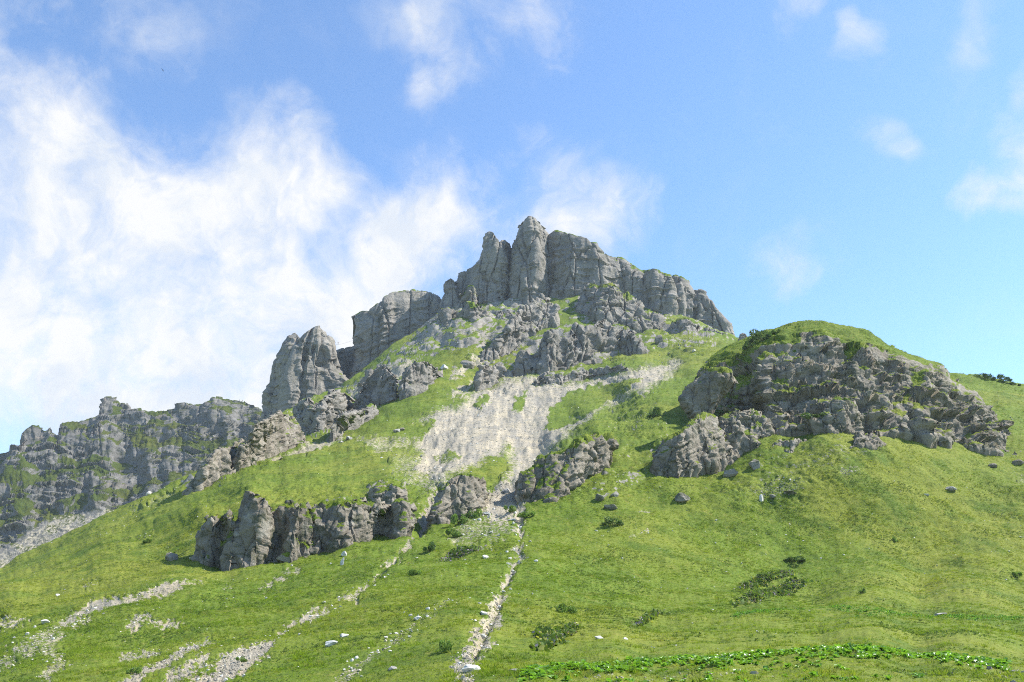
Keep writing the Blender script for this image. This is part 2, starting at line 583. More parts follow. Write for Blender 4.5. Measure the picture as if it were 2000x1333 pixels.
# ------------------------------------------------------------------ the big slope
CTRL = [
    # foreground meadow
    (-150, 1345, 75), (0, 1345, 70), (300, 1345, 60), (600, 1345, 50), (800, 1345, 42), (900, 1345, 37), (1000, 1345, 34),
    (1400, 1345, 31), (2000, 1345, 31), (2150, 1345, 31), (-150, 1290, 93), (0, 1290, 88), (300, 1290, 76), (600, 1290, 64),
    (850, 1295, 50), (940, 1300, 45), (1050, 1309, 40.5), (1200, 1299, 42.5), (1400, 1288, 44.5), (1600, 1275, 46.5),
    (1700, 1273, 46.5), (1850, 1286, 45.5), (2000, 1303, 43.5), (2150, 1315, 42), (1000, 1275, 58), (1100, 1285, 58),
    (1250, 1277, 63), (1400, 1268, 67), (1600, 1257, 71), (1800, 1262, 71), (2000, 1280, 68), (2150, 1290, 66),
    (1450, 1240, 80), (1600, 1217, 88), (1800, 1212, 90), (2000, 1220, 90), (2150, 1230, 88), (1450, 1208, 97),
    (1600, 1198, 101), (1800, 1199, 101), (2000, 1207, 99), (2150, 1215, 97), (1300, 1220, 97), (1450, 1195, 110),
    (1600, 1186, 121), (1800, 1187, 122), (2000, 1193, 120), (2150, 1200, 116),
    (-150, 1220, 114), (0, 1220, 109), (200, 1220, 101), (400, 1220, 93), (600, 1220, 87), (800, 1220, 81), (1000, 1220, 80), (1150, 1220, 86),
    (0, 1150, 142), (200, 1150, 128), (400, 1150, 119), (600, 1150, 112), (800, 1150, 107), (1000, 1150, 109), (1200, 1150, 118),
    (1500, 1150, 136), (1800, 1150, 143), (2000, 1150, 143), (2150, 1150, 140),
    # left crest and the ground below the lower crag
    (-150, 1200, 165), (-150, 1175, 200), (0, 1108, 225), (60, 1078, 232), (120, 1045, 240), (200, 1005, 248), (255, 978, 254),
    (300, 962, 258), (40, 1120, 175), (100, 1090, 186), (200, 1050, 182), (300, 1000, 205), (300, 1080, 155), (600, 1090, 147), (800, 1060, 145),
    (1000, 1050, 141), (1200, 1050, 148), (1500, 1050, 161), (1800, 1050, 166), (2000, 1050, 166), (2150, 1050, 164),
    (360, 1090, 149), (430, 1108, 147), (540, 1098, 149), (630, 1076, 151), (740, 1043, 157), (810, 1030, 161), (885, 1015, 164), (945, 985, 170),
    (390, 1000, 172), (486, 950, 182), (560, 978, 174), (665, 960, 178), (760, 930, 188), (880, 926, 192), (836, 990, 172),
    (345, 940, 265), (400, 950, 226), (600, 950, 186), (1000, 985, 168), (1010, 940, 186), (990, 900, 222), (1100, 995, 161),
    (1250, 960, 172), (1400, 932, 180), (1600, 950, 174), (1800, 950, 180), (2000, 950, 185), (2150, 950, 183),
    (500, 862, 335), (500, 885, 285), (600, 900, 232), (640, 850, 305), (750, 900, 224), (850, 900, 236), (720, 830, 312),
    (800, 790, 348), (880, 740, 398), (930, 700, 424), (560, 840, 370), (560, 800, 440), (620, 800, 420),
    # scree
    (950, 850, 266), (1000, 880, 246), (900, 800, 322), (1000, 750, 388), (1150, 740, 392), (1300, 715, 402), (1050, 830, 292),
    (1015, 905, 226), (1060, 870, 264), (1120, 820, 302), (1200, 782, 338), (960, 920, 208),
    # hump to the right of the scree
    (1030, 925, 193), (1090, 872, 208), (1150, 827, 230), (1240, 772, 282), (1330, 730, 345), (1150, 930, 180), (1200, 880, 196),
    (1280, 830, 226), (1300, 780, 268), (1360, 760, 294), (1380, 720, 352), (1400, 690, 405),
    # mountain flank
    (930, 725, 428), (1050, 720, 408), (1200, 690, 432), (1300, 690, 432), (1430, 670, 452), (690, 740, 470), (760, 690, 482),
    (850, 620, 512), (900, 590, 522), (1000, 590, 518), (1130, 575, 522), (1300, 610, 512), (1436, 655, 492), (830, 680, 466),
    (960, 680, 455), (1050, 650, 464), (1200, 640, 468), (700, 790, 425),
    # under and behind the knoll
    (1500, 700, 400), (1600, 720, 330), (1750, 740, 300), (1860, 728, 290), (1950, 738, 290), (2000, 750, 288), (2150, 800, 280),
    (1272, 934, 176), (1344, 922, 180), (1411, 884, 199), (1440, 868, 199), (1380, 905, 190), (1490, 859, 192), (1625, 832, 195), (1734, 844, 200), (1850, 862, 206),
    (1962, 892, 206), (2000, 905, 204), (1960, 800, 246), (2000, 820, 236), (1930, 760, 272), (2000, 870, 214), (2150, 880, 212),
]
CT = np.array(CTRL, float)
cq = CT[:, :2] / 100.0
cd = 1.0 / CT[:, 2]
A = np.linalg.norm(cq[:, None] - cq[None], axis=-1)
nC = len(CT)
big_m = np.zeros((nC + 3, nC + 3))
big_m[:nC, :nC] = A + np.eye(nC) * 0.01
big_m[:nC, nC] = 1
big_m[:nC, nC + 1:] = cq
big_m[nC:, :nC] = big_m[:nC, nC:].T
rhs = np.zeros(nC + 3)
rhs[:nC] = np.log(CT[:, 2])
coef = np.linalg.solve(big_m, rhs)


def slope_depth(px, py):
    px = np.atleast_1d(np.asarray(px, float))
    py = np.atleast_1d(np.asarray(py, float))
    x, y = px.ravel() / 100.0, py.ravel() / 100.0
    o = coef[nC] + coef[nC + 1] * x + coef[nC + 2] * y
    for k in range(nC):
        o = o + coef[k] * np.sqrt((x - cq[k, 0]) ** 2 + (y - cq[k, 1]) ** 2)
    return np.exp(o).reshape(px.shape)


TOPLINE = [(-160, 1178), (0, 1108), (15, 1100), (60, 1078), (120, 1046), (200, 1006), (255, 979), (300, 962), (345, 939), (400, 915), (450, 890),
           (500, 858), (560, 800), (600, 782), (650, 762), (690, 735), (760, 680), (850, 618), (900, 592), (1000, 588), (1130, 573),
           (1200, 585), (1300, 604), (1436, 656), (1470, 672), (1500, 690), (1560, 705), (1700, 712), (1800, 716), (1855, 729), (1900, 733), (1950, 739), (2000, 750), (2160, 800)]
tl = np.array(TOPLINE, float)
NU, NV = 1161, 400
pxs = np.linspace(-160, 2160, NU)
tops = np.interp(pxs, tl[:, 0], tl[:, 1])
tt = np.linspace(0, 1, NV)
GX = np.broadcast_to(pxs, (NV, NU)).copy()
GY = 1345 + (tops[None] - 1345) * tt[:, None]
step = 6
cx_, ty_ = np.arange(0, NU, step), np.arange(0, NV, 3)
coarse = np.log(slope_depth(GX[np.ix_(ty_, cx_)], GY[np.ix_(ty_, cx_)]))


def blur(a, r):
    k = np.exp(-0.5 * (np.arange(-3 * r, 3 * r + 1) / r) ** 2)
    k /= k.sum()
    for ax in (0, 1):
        p = np.pad(a, [(3 * r, 3 * r) if x == ax else (0, 0) for x in (0, 1)], mode='edge')
        a = np.apply_along_axis(lambda q: np.convolve(q, k, 'valid'), ax, p)
    return a


coarse = blur(coarse, 1)
tmp = np.stack([np.interp(np.arange(NU), cx_, row) for row in coarse])
GD = np.stack([np.interp(np.arange(NV), ty_, tmp[:, k]) for k in range(NU)], 1)
GD = np.exp(GD)
P = at(GX, GY, GD)
PX, PY = GX.ravel(), GY.ravel()

# which ground is bare rubble, rock or lumpy turf
jit = fbm(np.stack([PX / 38, PY / 26, PX * 0], 1), 4, 5)
jit2 = fbm(np.stack([PX / 9, PY / 6, PX * 0], 1), 3, 9)
SCREE = [(932, 768), (985, 744), (1040, 738), (1100, 746), (1180, 737), (1260, 722), (1325, 712), (1300, 735), (1240, 762), (1190, 786), (1140, 818),
         (1100, 852), (1068, 884), (1040, 905), (1022, 940), (1000, 965), (985, 962), (1000, 925), (1008, 888), (985, 874), (935, 902), (885, 925), (855, 935), (815, 915), (828, 885), (806, 858), (850, 812), (905, 785)]
sf = poly_field(SCREE, PX, PY) + jit * 16 + jit2 * 6
bare = 0.60 * sstep(-30, 6, sf) + 0.32 * sstep(0, 24, sf)
for green in ([(1065, 835), (1072, 800), (1110, 765), (1160, 752), (1215, 748), (1250, 740), (1215, 765), (1160, 800), (1120, 820), (1085, 838)],
              [(1002, 800), (1008, 775), (1030, 765), (1022, 790), (1015, 805)], [(925, 790), (950, 770), (960, 785), (930, 800)],
              [(850, 895), (880, 880), (900, 890), (870, 905)], [(1120, 770), (1180, 752), (1230, 745), (1200, 757), (1150, 772)],
              [(800, 850), (815, 835), (850, 825), (840, 845), (822, 860)]):
    bare *= 1 - 0.95 * sstep(-6, 6, poly_field(green, PX, PY) + jit2 * 9 + jit * 6)
fade = sstep(-60, 10, poly_field([(780, 900), (830, 880), (900, 900), (870, 960), (800, 940)], PX, PY) + jit * 20)
bare = np.maximum(bare, 0.47 * fade)
STREAKS = [  # px, py, half width
    (0.95, [(985, 955, 16), (965, 990, 22), (1000, 985, 24), (1012, 1000, 10)]),
    (0.55, [(985, 985, 25), (930, 1025, 24), (885, 1050, 10), (980, 1030, 26)]),
    (0.78, [(1010, 990, 10), (1020, 1010, 6), (1013, 1032, 8), (1022, 1052, 5), (1009, 1072, 7), (1019, 1092, 8), (1000, 1110, 6), (994, 1130, 5), (978, 1146, 7), (986, 1166, 10), (962, 1190, 14), (966, 1215, 13), (932, 1240, 15), (946, 1258, 13), (922, 1282, 18), (908, 1306, 22)]),
    (0.90, [(856, 955, 7), (838, 985, 9), (832, 1015, 10), (815, 1042, 6)]),
    (0.75, [(800, 1062, 5), (780, 1085, 6), (752, 1110, 4), (738, 1130, 5), (712, 1150, 5), (690, 1166, 10), (660, 1172, 4)]),
    (0.80, [(640, 1188, 4), (610, 1197, 8), (585, 1206, 5), (545, 1225, 3), (520, 1240, 3)]),
    (0.50, [(880, 1175, 4), (850, 1200, 6), (815, 1222, 5), (780, 1245, 7), (745, 1268, 6), (718, 1290, 7), (660, 1325, 10)]),
    (0.85, [(395, 1137, 4), (372, 1141, 4), (345, 1147, 8), (318, 1158, 10), (285, 1166, 8), (250, 1173, 9), (215, 1178, 11), (185, 1183, 13), (160, 1195, 10), (140, 1208, 12), (128, 1220, 9)]),
    (0.60, [(150, 1200, 14), (110, 1235, 14), (60, 1265, 12), (20, 1285, 12), (-30, 1310, 12)]),
    (0.60, [(170, 1215, 5), (125, 1240, 6), (90, 1270, 14), (120, 1290, 14), (90, 1320, 12)]),
    (0.75, [(-20, 1212, 12), (20, 1213, 12), (55, 1207, 6)]),
    (0.80, [(258, 1220, 10), (285, 1208, 8), (300, 1216, 8), (340, 1215, 6), (358, 1212, 3)]),
    (0.70, [(238, 1283, 8), (270, 1276, 9), (310, 1264, 4)]),
    (0.92, [(428, 1244, 4), (400, 1250, 9), (370, 1262, 11), (340, 1282, 12), (300, 1305, 9), (262, 1325, 9), (240, 1345, 9)]),
    (0.80, [(400, 1285, 6), (370, 1300, 10), (335, 1322, 10), (320, 1345, 9)]),
    (0.92, [(526, 1262, 7), (500, 1275, 14), (470, 1288, 18), (440, 1300, 18), (420, 1320, 14), (385, 1330, 14)]),
    (0.70, [(582, 1115, 7), (560, 1122, 5), (530, 1138, 3), (505, 1150, 2)]), (0.6, [(185, 1133, 5), (168, 1142, 4)]),
    (0.6, [(450, 1145, 3), (438, 1150, 3)]), (0.5, [(780, 1105, 1.5), (810, 1092, 2)]),
    (0.75, [(690, 845, 2), (640, 862, 7), (605, 874, 8), (575, 884, 5), (530, 898, 2)]),
    (0.70, [(600, 865, 4), (570, 868, 3)]), (0.5, [(620, 890, 4), (608, 900, 3)]),
    (0.80, [(770, 768, 4), (742, 748, 12), (712, 758, 14), (690, 768, 8)]), (0.8, [(800, 715, 9), (770, 735, 10)]),
    (0.75, [(960, 690, 7), (920, 712, 10), (880, 738, 7)]), (0.75, [(930, 745, 8), (900, 762, 9), (880, 772, 3)]),
    (0.6, [(700, 858, 4), (740, 868, 14), (790, 862, 10)]), (0.6, [(830, 818, 8), (812, 822, 5)]),
    (0.75, [(1250, 1000, 1), (1270, 997, 1)]), (0.55, [(1232, 1052, 3), (1265, 1037, 4)]), (0.7, [(1255, 768, 6), (1268, 762, 4)]),
    (0.55, [(1650, 918, 8), (1672, 912, 6)]), (0.4, [(1500, 958, 20), (1560, 945, 12)]), (0.5, [(1990, 935, 8), (2010, 938, 8)]),
    (0.32, [(1850, 1300, 5), (1920, 1310, 10), (2000, 1320, 14)]), (0.30, [(1120, 1320, 8), (1300, 1315, 9), (1500, 1305, 7)]),
    (0.45, [(300, 1045, 3), (270, 1050, 3)]), (0.5, [(360, 950, 3), (330, 968, 5), (290, 985, 7), (262, 995, 6)]),
]
jm = jit * 11 + jit2 * 15
for val, line in STREAKS:
    x0, x1 = min(p[0] for p in line) - 40, max(p[0] for p in line) + 40
    y0, y1 = min(p[1] for p in line) - 40, max(p[1] for p in line) + 40
    s = (PX > x0) & (PX < x1) & (PY > y0) & (PY < y1)
    d = seg_dist(line, PX[s], PY[s])
    bare[s] = np.maximum(bare[s], val * 0.82 * sstep(7, -5, d + jm[s] * min(1.0, 0.25 + line[0][2] / 9)))
ROCKY = [(1.0, [(690, 745), (760, 690), (850, 612), (930, 585), (1130, 568), (1300, 600), (1440, 652), (1440, 672), (1300, 690), (1240, 712), (1100, 745), (1040, 745), (930, 768), (922, 735), (958, 690),
                (900, 684), (850, 690), (810, 712), (780, 770), (740, 795), (640, 852), (540, 885), (430, 945), (372, 966), (345, 940), (500, 840), (600, 775)]),
         (0.30, [(1335, 965), (1440, 900), (1500, 865), (1640, 835), (1730, 850), (1740, 880), (1600, 930), (1560, 965), (1480, 985)]),
         (0.45, [(1020, 930), (1090, 865), (1200, 800), (1260, 775), (1330, 800), (1350, 870), (1280, 935), (1200, 985), (1100, 1000), (1020, 985)]),
         (0.6, [(830, 1030), (880, 920), (960, 935), (985, 960), (930, 1010)]), (0.5, [(1010, 1000), (1000, 960), (1030, 960)]),
         (0.6, [(560, 990), (700, 950), (780, 930), (840, 965), (800, 1000), (700, 990)])]
rocky = np.zeros(len(PX))
for val, poly in ROCKY:
    rocky = np.maximum(rocky, val * sstep(-14, 16, poly_field(poly, PX, PY) + jit * 14))
for poly in ([(1078, 588), (1130, 572), (1128, 612), (1165, 628), (1130, 640), (1060, 662), (1000, 695), (985, 705), (1050, 642)], [(1255, 610), (1300, 640), (1312, 668), (1262, 655)],
             [(860, 690), (930, 688), (950, 700), (890, 735), (800, 775), (790, 760), (868, 722)], [(1190, 690), (1320, 672), (1340, 700), (1230, 728), (1130, 735)], [(690, 745), (780, 690), (800, 690), (740, 735), (690, 765)],
             [(560, 800), (600, 775), (680, 762), (660, 785), (600, 795)]):
    rocky *= 1 - 0.5 * sstep(-10, 12, poly_field(poly, PX, PY) + jit * 14)
LUMPY = [[(1130, 960), (1160, 830), (1240, 770), (1330, 800), (1350, 880), (1290, 950), (1200, 990)], [(1340, 975), (1480, 870), (1740, 850), (1750, 900), (1620, 960), (1480, 1010)],
         [(1110, 740), (1200, 690), (1330, 690), (1380, 700), (1300, 720), (1230, 760)], [(370, 1010), (480, 950), (780, 930), (980, 960), (960, 1000), (700, 990), (520, 1000)],
         [(1900, 790), (1960, 760), (2160, 780), (2160, 860), (1960, 850)]]
lumpy = np.zeros(len(PX))
for poly in LUMPY:
    lumpy = np.maximum(lumpy, sstep(-25, 25, poly_field(poly, PX, PY) + jit * 20))

Q = P.reshape(-1, 3).astype(np.float32)
Nn = grid_normals(P).reshape(-1, 3)
Nn[Nn[:, 2] < 0] *= -1
dist = GD.ravel()
far = np.clip(dist / 180.0, 0.35, 2.2)
Q2 = Q * np.array([1, 1, 0.0], np.float32)
disp = 0.9 * fbm(Q / 26, 3, 1) * np.clip(dist / 120, 0.15, 1.3)
disp += 0.48 * fbm(Q / 8, 3, 2) * np.clip(dist / 120, 0.25, 1.3)
disp += 0.25 * fbm(Q / (2.4 * far[:, None]), 4, 3, 0.62) * far
ter = (Q[:, 2] + 1.5 * fbm(Q / 12, 3, 21)) / (1.3 * far)
disp += 0.11 * far * (np.abs((ter % 1.0) - 0.35) - 0.3) * sstep(-0.2, 0.3, fbm(Q / 30, 2, 31)) * sstep(170, 240, dist)
disp += lumpy * (0.8 * np.abs(fbm(Q / 4.5, 3, 41)) + 0.35 * np.abs(fbm(Q / 1.8, 3, 42)) - 0.2)
disp -= 0.30 * bare * (rocky < 0.3) * np.clip(dist / 120, 0.3, 1.5)
for line, depth in (([(1000, 940, 3), (1012, 990, 3), (1017, 1030, 2), (1013, 1065, 2), (1016, 1090, 2), (1006, 1110, 2), (985, 1140, 2), (978, 1165, 2), (970, 1195, 3), (952, 1225, 3), (940, 1255, 3), (925, 1280, 4)], 0.42),
                    ([(856, 955, 5), (838, 985, 6), (832, 1015, 6), (815, 1042, 4)], 1.1), ([(780, 1085, 2), (752, 1110, 1), (712, 1150, 2), (690, 1166, 4)], 0.4)):
    disp -= depth * sstep(9, -3, seg_dist(line, PX, PY) + jit2 * 4)
sc = bare > 0.3
ridx = np.where(sc)[0]
disp[ridx] += 0.16 * far[ridx] * fbm(Q[ridx] / (0.9 * far[ridx, None]), 3, 51, 0.7)
# runnels and small steps across the scree
st = (Q[ridx, 2] + 2.0 * fbm(Q[ridx] / 14, 3, 52)) / 3.2
disp[ridx] += 0.7 * fbm(np.stack([Q[ridx, 0] / 5.0, Q[ridx, 1] / 60.0, Q[ridx, 2] / 60.0], 1), 3, 53) * sstep(150, 200, dist[ridx])
rk = np.where(rocky > 0.05)[0]
pxm = (dist[rk] / FPX)[:, None]
ref = np.array([1.0, 1.0, 0.7], np.float32)
# cell sizes of constant metres per zone keep the blocks real sizes
zone = np.where(dist[rk] > 240, 1.0, 0.0)
for zid, (c1, c2) in ((1, (9.0, 2.8)), (0, (3.6, 1.2))):
    sel = rk[zone == zid]
    if not len(sel):
        continue
    q = Q[sel] * ref * np.array([1, 1, 0.8], np.float32)
    e1 = 2.4 * chisel(q @ ROT1 / c1, 61)
    e2 = 2.0 * chisel(q @ ROT2 / c2, 62) + 0.4 * facets(q / c2, 62, 1.0, 0.3)
    e3 = fbm(q / (c2 * 0.6), 3, 63)
    disp[sel] += rocky[sel] * (0.26 * c1 * e1 * sstep(-0.35, 0.35, fbm(q / (c1 * 2.5), 2, 64) + 0.15) + 0.26 * c2 * e2 + 0.12 * c2 * e3)
edge_fade = sstep(1345, 1335, PY)
Q = Q + Nn * (disp * edge_fade)[:, None].astype(np.float32)
P = Q.reshape(NV, NU, 3).astype(float)
Nn2 = grid_normals(P).reshape(-1, 3)
Nn2[Nn2[:, 2] < 0] *= -1
nz = Nn2[:, 2] + 0.16 * fbm(Q / 5, 3, 71)
steep = sstep(0.80, 0.62, nz)
rockmask = np.clip(rocky * 1.35, 0, 1) * np.maximum(steep, 0.35 * sstep(0.1, 0.5, fbm(Q / 9, 3, 72)) * (rocky > 0.9))
grass = np.clip(1 - rockmask, 0, 1)
SCATTER.append((Q.astype(np.float32), Nn2, np.full(len(PX), (2.0 * (1345 - GY[-1]) / NV)[None].repeat(NV, 0).ravel()), grass, bare, PX, PY))

# extend: forwards under the camera, and down behind the crest
front = []
edge = P[0]
for k in range(1, 15):
    f = k / 14.0
    row = edge.copy()
    row[:, 1] = edge[:, 1] + (-45 - edge[:, 1]) * f
    row[:, 0] = edge[:, 0] * (1 + 1.5 * f)
    row[:, 2] = edge[:, 2] * (1 - sstep(0, 0.75, f)) - 0.25 * f
    front.append(row)
back = []
edge = P[-1]
out = edge.copy()
out[:, 2] = 0
out /= np.linalg.norm(out, axis=1, keepdims=True)
wsm = np.ones(41) / 41
smooth_edge = np.stack([np.convolve(np.pad(edge[:, k], 20, mode='edge'), wsm, 'valid') for k in range(3)], 1)
for k, (dy, dz) in enumerate(((2, -0.8), (6, -3), (14, -9), (30, -22), (55, -42))):
    f = min(1, (k + 1) / 3)
    back.append(edge * (1 - f) + smooth_edge * f + out * dy + np.array([0, 0, dz]))
full = np.concatenate([np.stack(front[::-1]), P, np.stack(back)])
nf, nb = len(front), len(back)
pad = lambda a, v0=None: np.concatenate([np.repeat(a[:1], nf, 0), a, np.repeat(a[-1:], nb, 0)])
gA = pad(grass.reshape(NV, NU)).ravel()
bA = pad((bare * (1 - 0)).reshape(NV, NU)).ravel()
soil = pad((0.35 + 0.65 * sstep(960, 1040, GY)) * sstep(1060, 900, GX)).ravel()
scr = pad((sf.reshape(NV, NU) > -2) & (GY < 985) & (GX > 780)).ravel()
def widen(a):
    return np.concatenate([np.repeat(a[:, :1], 5, 1), a, np.repeat(a[:, -1:], 5, 1)], 1)


gA, bA, soil, scr = [widen(v.reshape(full.shape[:2])).ravel() for v in (gA, bA, soil, scr)]
ofs = np.array([4.0, 14.0, 35.0, 80.0, 160.0])
lcol = np.stack([full[:, 0] + np.array([-d, 0, -0.05 * d]) for d in ofs[::-1]], 1)
rcol = np.stack([full[:, -1] + np.array([d, 0, -0.02 * d]) for d in ofs], 1)
for c in (lcol, rcol):
    c[..., 2] = np.maximum(c[..., 2], -2.5)
full = np.concatenate([lcol, full, rcol], 1)
fv = full.reshape(-1, 3)
quads = grid_quads(*full.shape[:2])
is_scree = scr[quads].sum(1) >= 2
slope = link('grass_slope', sub_mesh('grass_slope', fv, quads[~is_scree], {'grass': gA, 'bare': bA, 'soil': soil}), M_SLOPE)
tag(slope, 'bright green alpine meadow rising from the foreground to the foot of the crags', kind='structure')
scree = link('scree_slope', sub_mesh('scree_slope', fv, quads[is_scree], {'grass': gA, 'bare': bA, 'soil': soil * 0.4}), M_SLOPE)
tag(scree, 'pale fan of loose scree running down the middle of the grass slope', kind='structure')
# valley floor out to the horizon
gx = np.linspace(-940, 940, 69)
gy = np.linspace(-300, 1160, 55)
VX, VY = np.meshgrid(gx, gy)
VZ = -3.0 + 0 * VX
vp = np.stack([VX, VY, VZ], -1)
o = link('ground', mesh_np('ground', vp.reshape(-1, 3), grid_quads(55, 69), {'grass': np.ones(VX.size), 'bare': np.zeros(VX.size)}), M_SLOPE)
tag(o, kind='structure')


# ------------------------------------------------------------------ crags
def resample(pts, n):
    pts = np.asarray(pts, float)
    d = np.concatenate([[0], np.cumsum(np.hypot(*np.diff(pts, axis=0).T))])
    t = np.linspace(0, d[-1], n)
    return np.stack([np.interp(t, d, pts[:, 0]), np.interp(t, d, pts[:, 1])], 1)


def length(pts):
    return np.hypot(*np.diff(np.asarray(pts, float), axis=0).T).sum()


FEET = []


def crag(name, label, cat, up, bot, tl_, tr_, Y=None, lean=0.25, bulge=0.30, thick=None, cells=(42, 15), rough=1.0, flute=0.5,
         strata=(0.16, 1.0), grass_at=0.78, cap=0.0, capw=0.15, grooves=(), res=1.7, seed=1, mat=None, group=None, kind=None,
         bare_poly=None, grass_poly=None, lift=0.0, turf=True, facet_k=1.0, topround=0.5, vert=None, fine=None, calm_top=0.0, crack=1.0, root=None, bare_val=1.0):
    vert = vert or (0.35 if mat is M_MASSIF and lean < 0.24 else 0.5)
    fine = fine or (0.68 if mat is M_MASSIF and lean < 0.24 else 1.2 if mat is M_KNOLL else 1.0)
    up = [(a, b - lift) for a, b in up]
    left, top, right = up[:tl_ + 1], up[tl_:tr_ + 1], up[tr_:][::-1]
    nu = int(max(length(top), length(bot)) / res) + 2
    nv = int(max(length(left), length(right), 8) / res) + 2
    T, B, L, Rr = resample(top, nu), resample(bot, nu), resample(left, nv), resample(right, nv)
    s = np.linspace(0, 1, nu)[None, :, None]
    t = np.linspace(0, 1, nv)[:, None, None]
    C = (1 - t) * B[None] + t * T[None] + (1 - s) * L[:, None] + s * Rr[:, None] \
        - ((1 - s) * (1 - t) * B[0] + s * (1 - t) * B[-1] + (1 - s) * t * T[0] + s * t * T[-1])
    s, t = s[..., 0], t[..., 0]
    px, py = C[..., 0], C[..., 1]
    if Y is None:
        Yb = slope_depth(B[:, 0], B[:, 1])
    else:
        Yb = np.interp(np.linspace(0, 1, nu), np.linspace(0, 1, len(np.atleast_1d(Y))), np.atleast_1d(Y).astype(float))
    k1 = max(3, nu // 8)
    Yb = np.convolve(np.pad(Yb, k1, mode='edge'), np.ones(2 * k1 + 1) / (2 * k1 + 1), 'valid')
    dx, dy, dz = raydir(px, py)
    k = dz / dy
    kb = k[0]
    Yg = (Yb * (1 - lean * kb))[None] / np.maximum(0.25, 1 - lean * k)
    Ym = float(Yb.mean())
    m = Ym / FPX                                           # metres per photograph pixel
    W = nu * res * m
    Hh = nv * res * m
    e = np.abs(2 * s - 1) ** 3
    side_n = 0.55 + 0.9 * np.abs(fbm(np.stack([(px / 45).ravel(), (py / 30).ravel(), px.ravel() * 0 + seed * 1.7], 1), 3, seed + 2)).reshape(px.shape)
    Yg = Yg + bulge * side_n * min(W, 1.6 * Hh) * (1 - (1 - np.clip(e, 0, 0.995)) ** (1 / 3))
    te = np.clip((t - 0.80) / 0.20, 0, 1)
    Yg = Yg + topround * 0.22 * min(W, Hh) * te ** 2
    wob = fbm(np.stack([(px / 60).ravel(), (py / 60).ravel(), px.ravel() * 0 + seed], 1), 3, seed + 3).reshape(px.shape)
    for (s0, wd, dp) in grooves:
        Yg = Yg + dp * m * np.exp(-np.abs((s - s0 + wob * 0.03) / wd) ** 1.5) * (0.4 + 0.6 * np.minimum(1, 1.4 - t * 0.4))
    P = at(px, py, Yg)
    # fluting: ribs and gullies that run down the face
    cs = np.stack([(px / (cells[0] * 0.9)).ravel(), (py / (cells[0] * 3.5)).ravel(), np.full(px.size, seed * 3.1)], 1)
    fl = fbm(cs, 4, seed + 5).reshape(px.shape) + 0.6 * np.abs(fbm(cs * 0.55, 2, seed + 6)).reshape(px.shape)
    calm = 1 - calm_top * sstep(0.72, 0.92, t + 0 * px)
    for poly in bare_poly or ():
        calm = np.minimum(calm, 1 - 0.85 * sstep(-10, 10, poly_field(poly, px.ravel(), py.ravel())).reshape(px.shape))
    if mat is M_MASSIF and lean < 0.24:
        rim = np.maximum(sstep(0.86, 1.0, np.abs(2 * s - 1) + 0 * px), sstep(0.90, 1.0, t + 0 * px))
        calm = calm * (1 - 0.52 * rim)
    P[..., 1] += flute * 0.45 * cells[0] * m * fl * calm
    nst = 6
    calm = np.pad(calm, ((3, nst), (nst, nst)), mode='edge').ravel()
    # wrap the shell: back along the sides and the top, down into the ground below
    th = thick or min(max(0.45 * W, 6 * m), 0.9 * Hh + 0.4 * W)
    ray = np.stack([P[..., 0], P[..., 1], P[..., 1] * 0], -1)
    ray /= np.linalg.norm(ray, axis=-1, keepdims=True)
    steps = (0.03, 0.10, 0.22, 0.42, 0.7, 1.0)

    def back_of(edge, r, inward):
        rows = []
        for f in steps:
            rows.append(edge + r * (f * th) + inward * (f * th * 0.25) + np.array([0, 0, -0.12 * th * f * f]))
        return rows
    cen = P.mean(axis=(0, 1))
    inl = np.array([1.0, 0, 0])
    lcols = np.stack(back_of(P[:, 0], ray[:, 0], inl)[::-1], 1)
    rcols = np.stack(back_of(P[:, -1], ray[:, -1], -inl), 1)
    P = np.concatenate([lcols, P, rcols], 1)
    ray2 = np.concatenate([np.repeat(ray[:, :1], len(steps), 1), ray, np.repeat(ray[:, -1:], len(steps), 1)], 1)
    trow = np.stack(back_of(P[-1], ray2[-1], np.array([0, 0, 0.0])), 0)
    down = np.stack([P[0] + np.array([0, 0.15 * f, -f]) * (root or min(10, 0.35 * Hh + 1)) for f in (1.0, 0.6, 0.3)], 0)
    ns, nd = len(steps), 3
    P = np.concatenate([down, P, trow], 0)
    tv = np.concatenate([np.zeros(nd), np.linspace(0, 1, nv), np.ones(ns)])[:, None] + np.zeros((1, P.shape[1]))
    N = grid_normals(P)
    flip = (N * (P - np.array([0, 0, EYE]))).sum(-1)[nd:-ns, ns:-ns].mean() > 0
    if flip:
        N = -N
    Q = P.reshape(-1, 3).astype(np.float32)
    Nf = N.reshape(-1, 3).astype(np.float32)
    warp = np.stack([fbm(Q / (cells[0] * m), 2, seed + 31), fbm(Q / (cells[0] * m), 2, seed + 32), fbm(Q / (cells[0] * m), 2, seed + 33)], 1) * cells[0] * m * 0.16
    q = (Q + warp) * np.array([1, 1, vert], np.float32)
    c1, c2 = cells[0] * m, cells[1] * m
    d = 0.62 * facet_k * c1 * chisel(q @ ROT1 / (0.95 * c1), seed + 1)
    d += 0.55 * fine * c2 * chisel(q @ ROT2 / (1.1 * c2), seed + 2)
    d += 0.26 * fine * c2 * chisel(q @ ROT3 / (0.42 * c2), seed + 4)
    d += 0.05 * fine * c2 * facets(q / (1.2 * c2), seed + 3, 1.0, 0.3, 0.08)
    w1, w2, _, _ = worley(np.concatenate([Q[:, :1], Q[:, 1:2], Q[:, 2:] * 0.16], 1) / (0.75 * c1), seed + 13)
    d -= crack * (0.60 if mat is M_KNOLL else 0.85) * c2 * np.clip(1 - (w2 - w1) / 0.06, 0, 1)
    dip, sa = strata
    if mat is M_MASSIF:
        sa *= 1.5
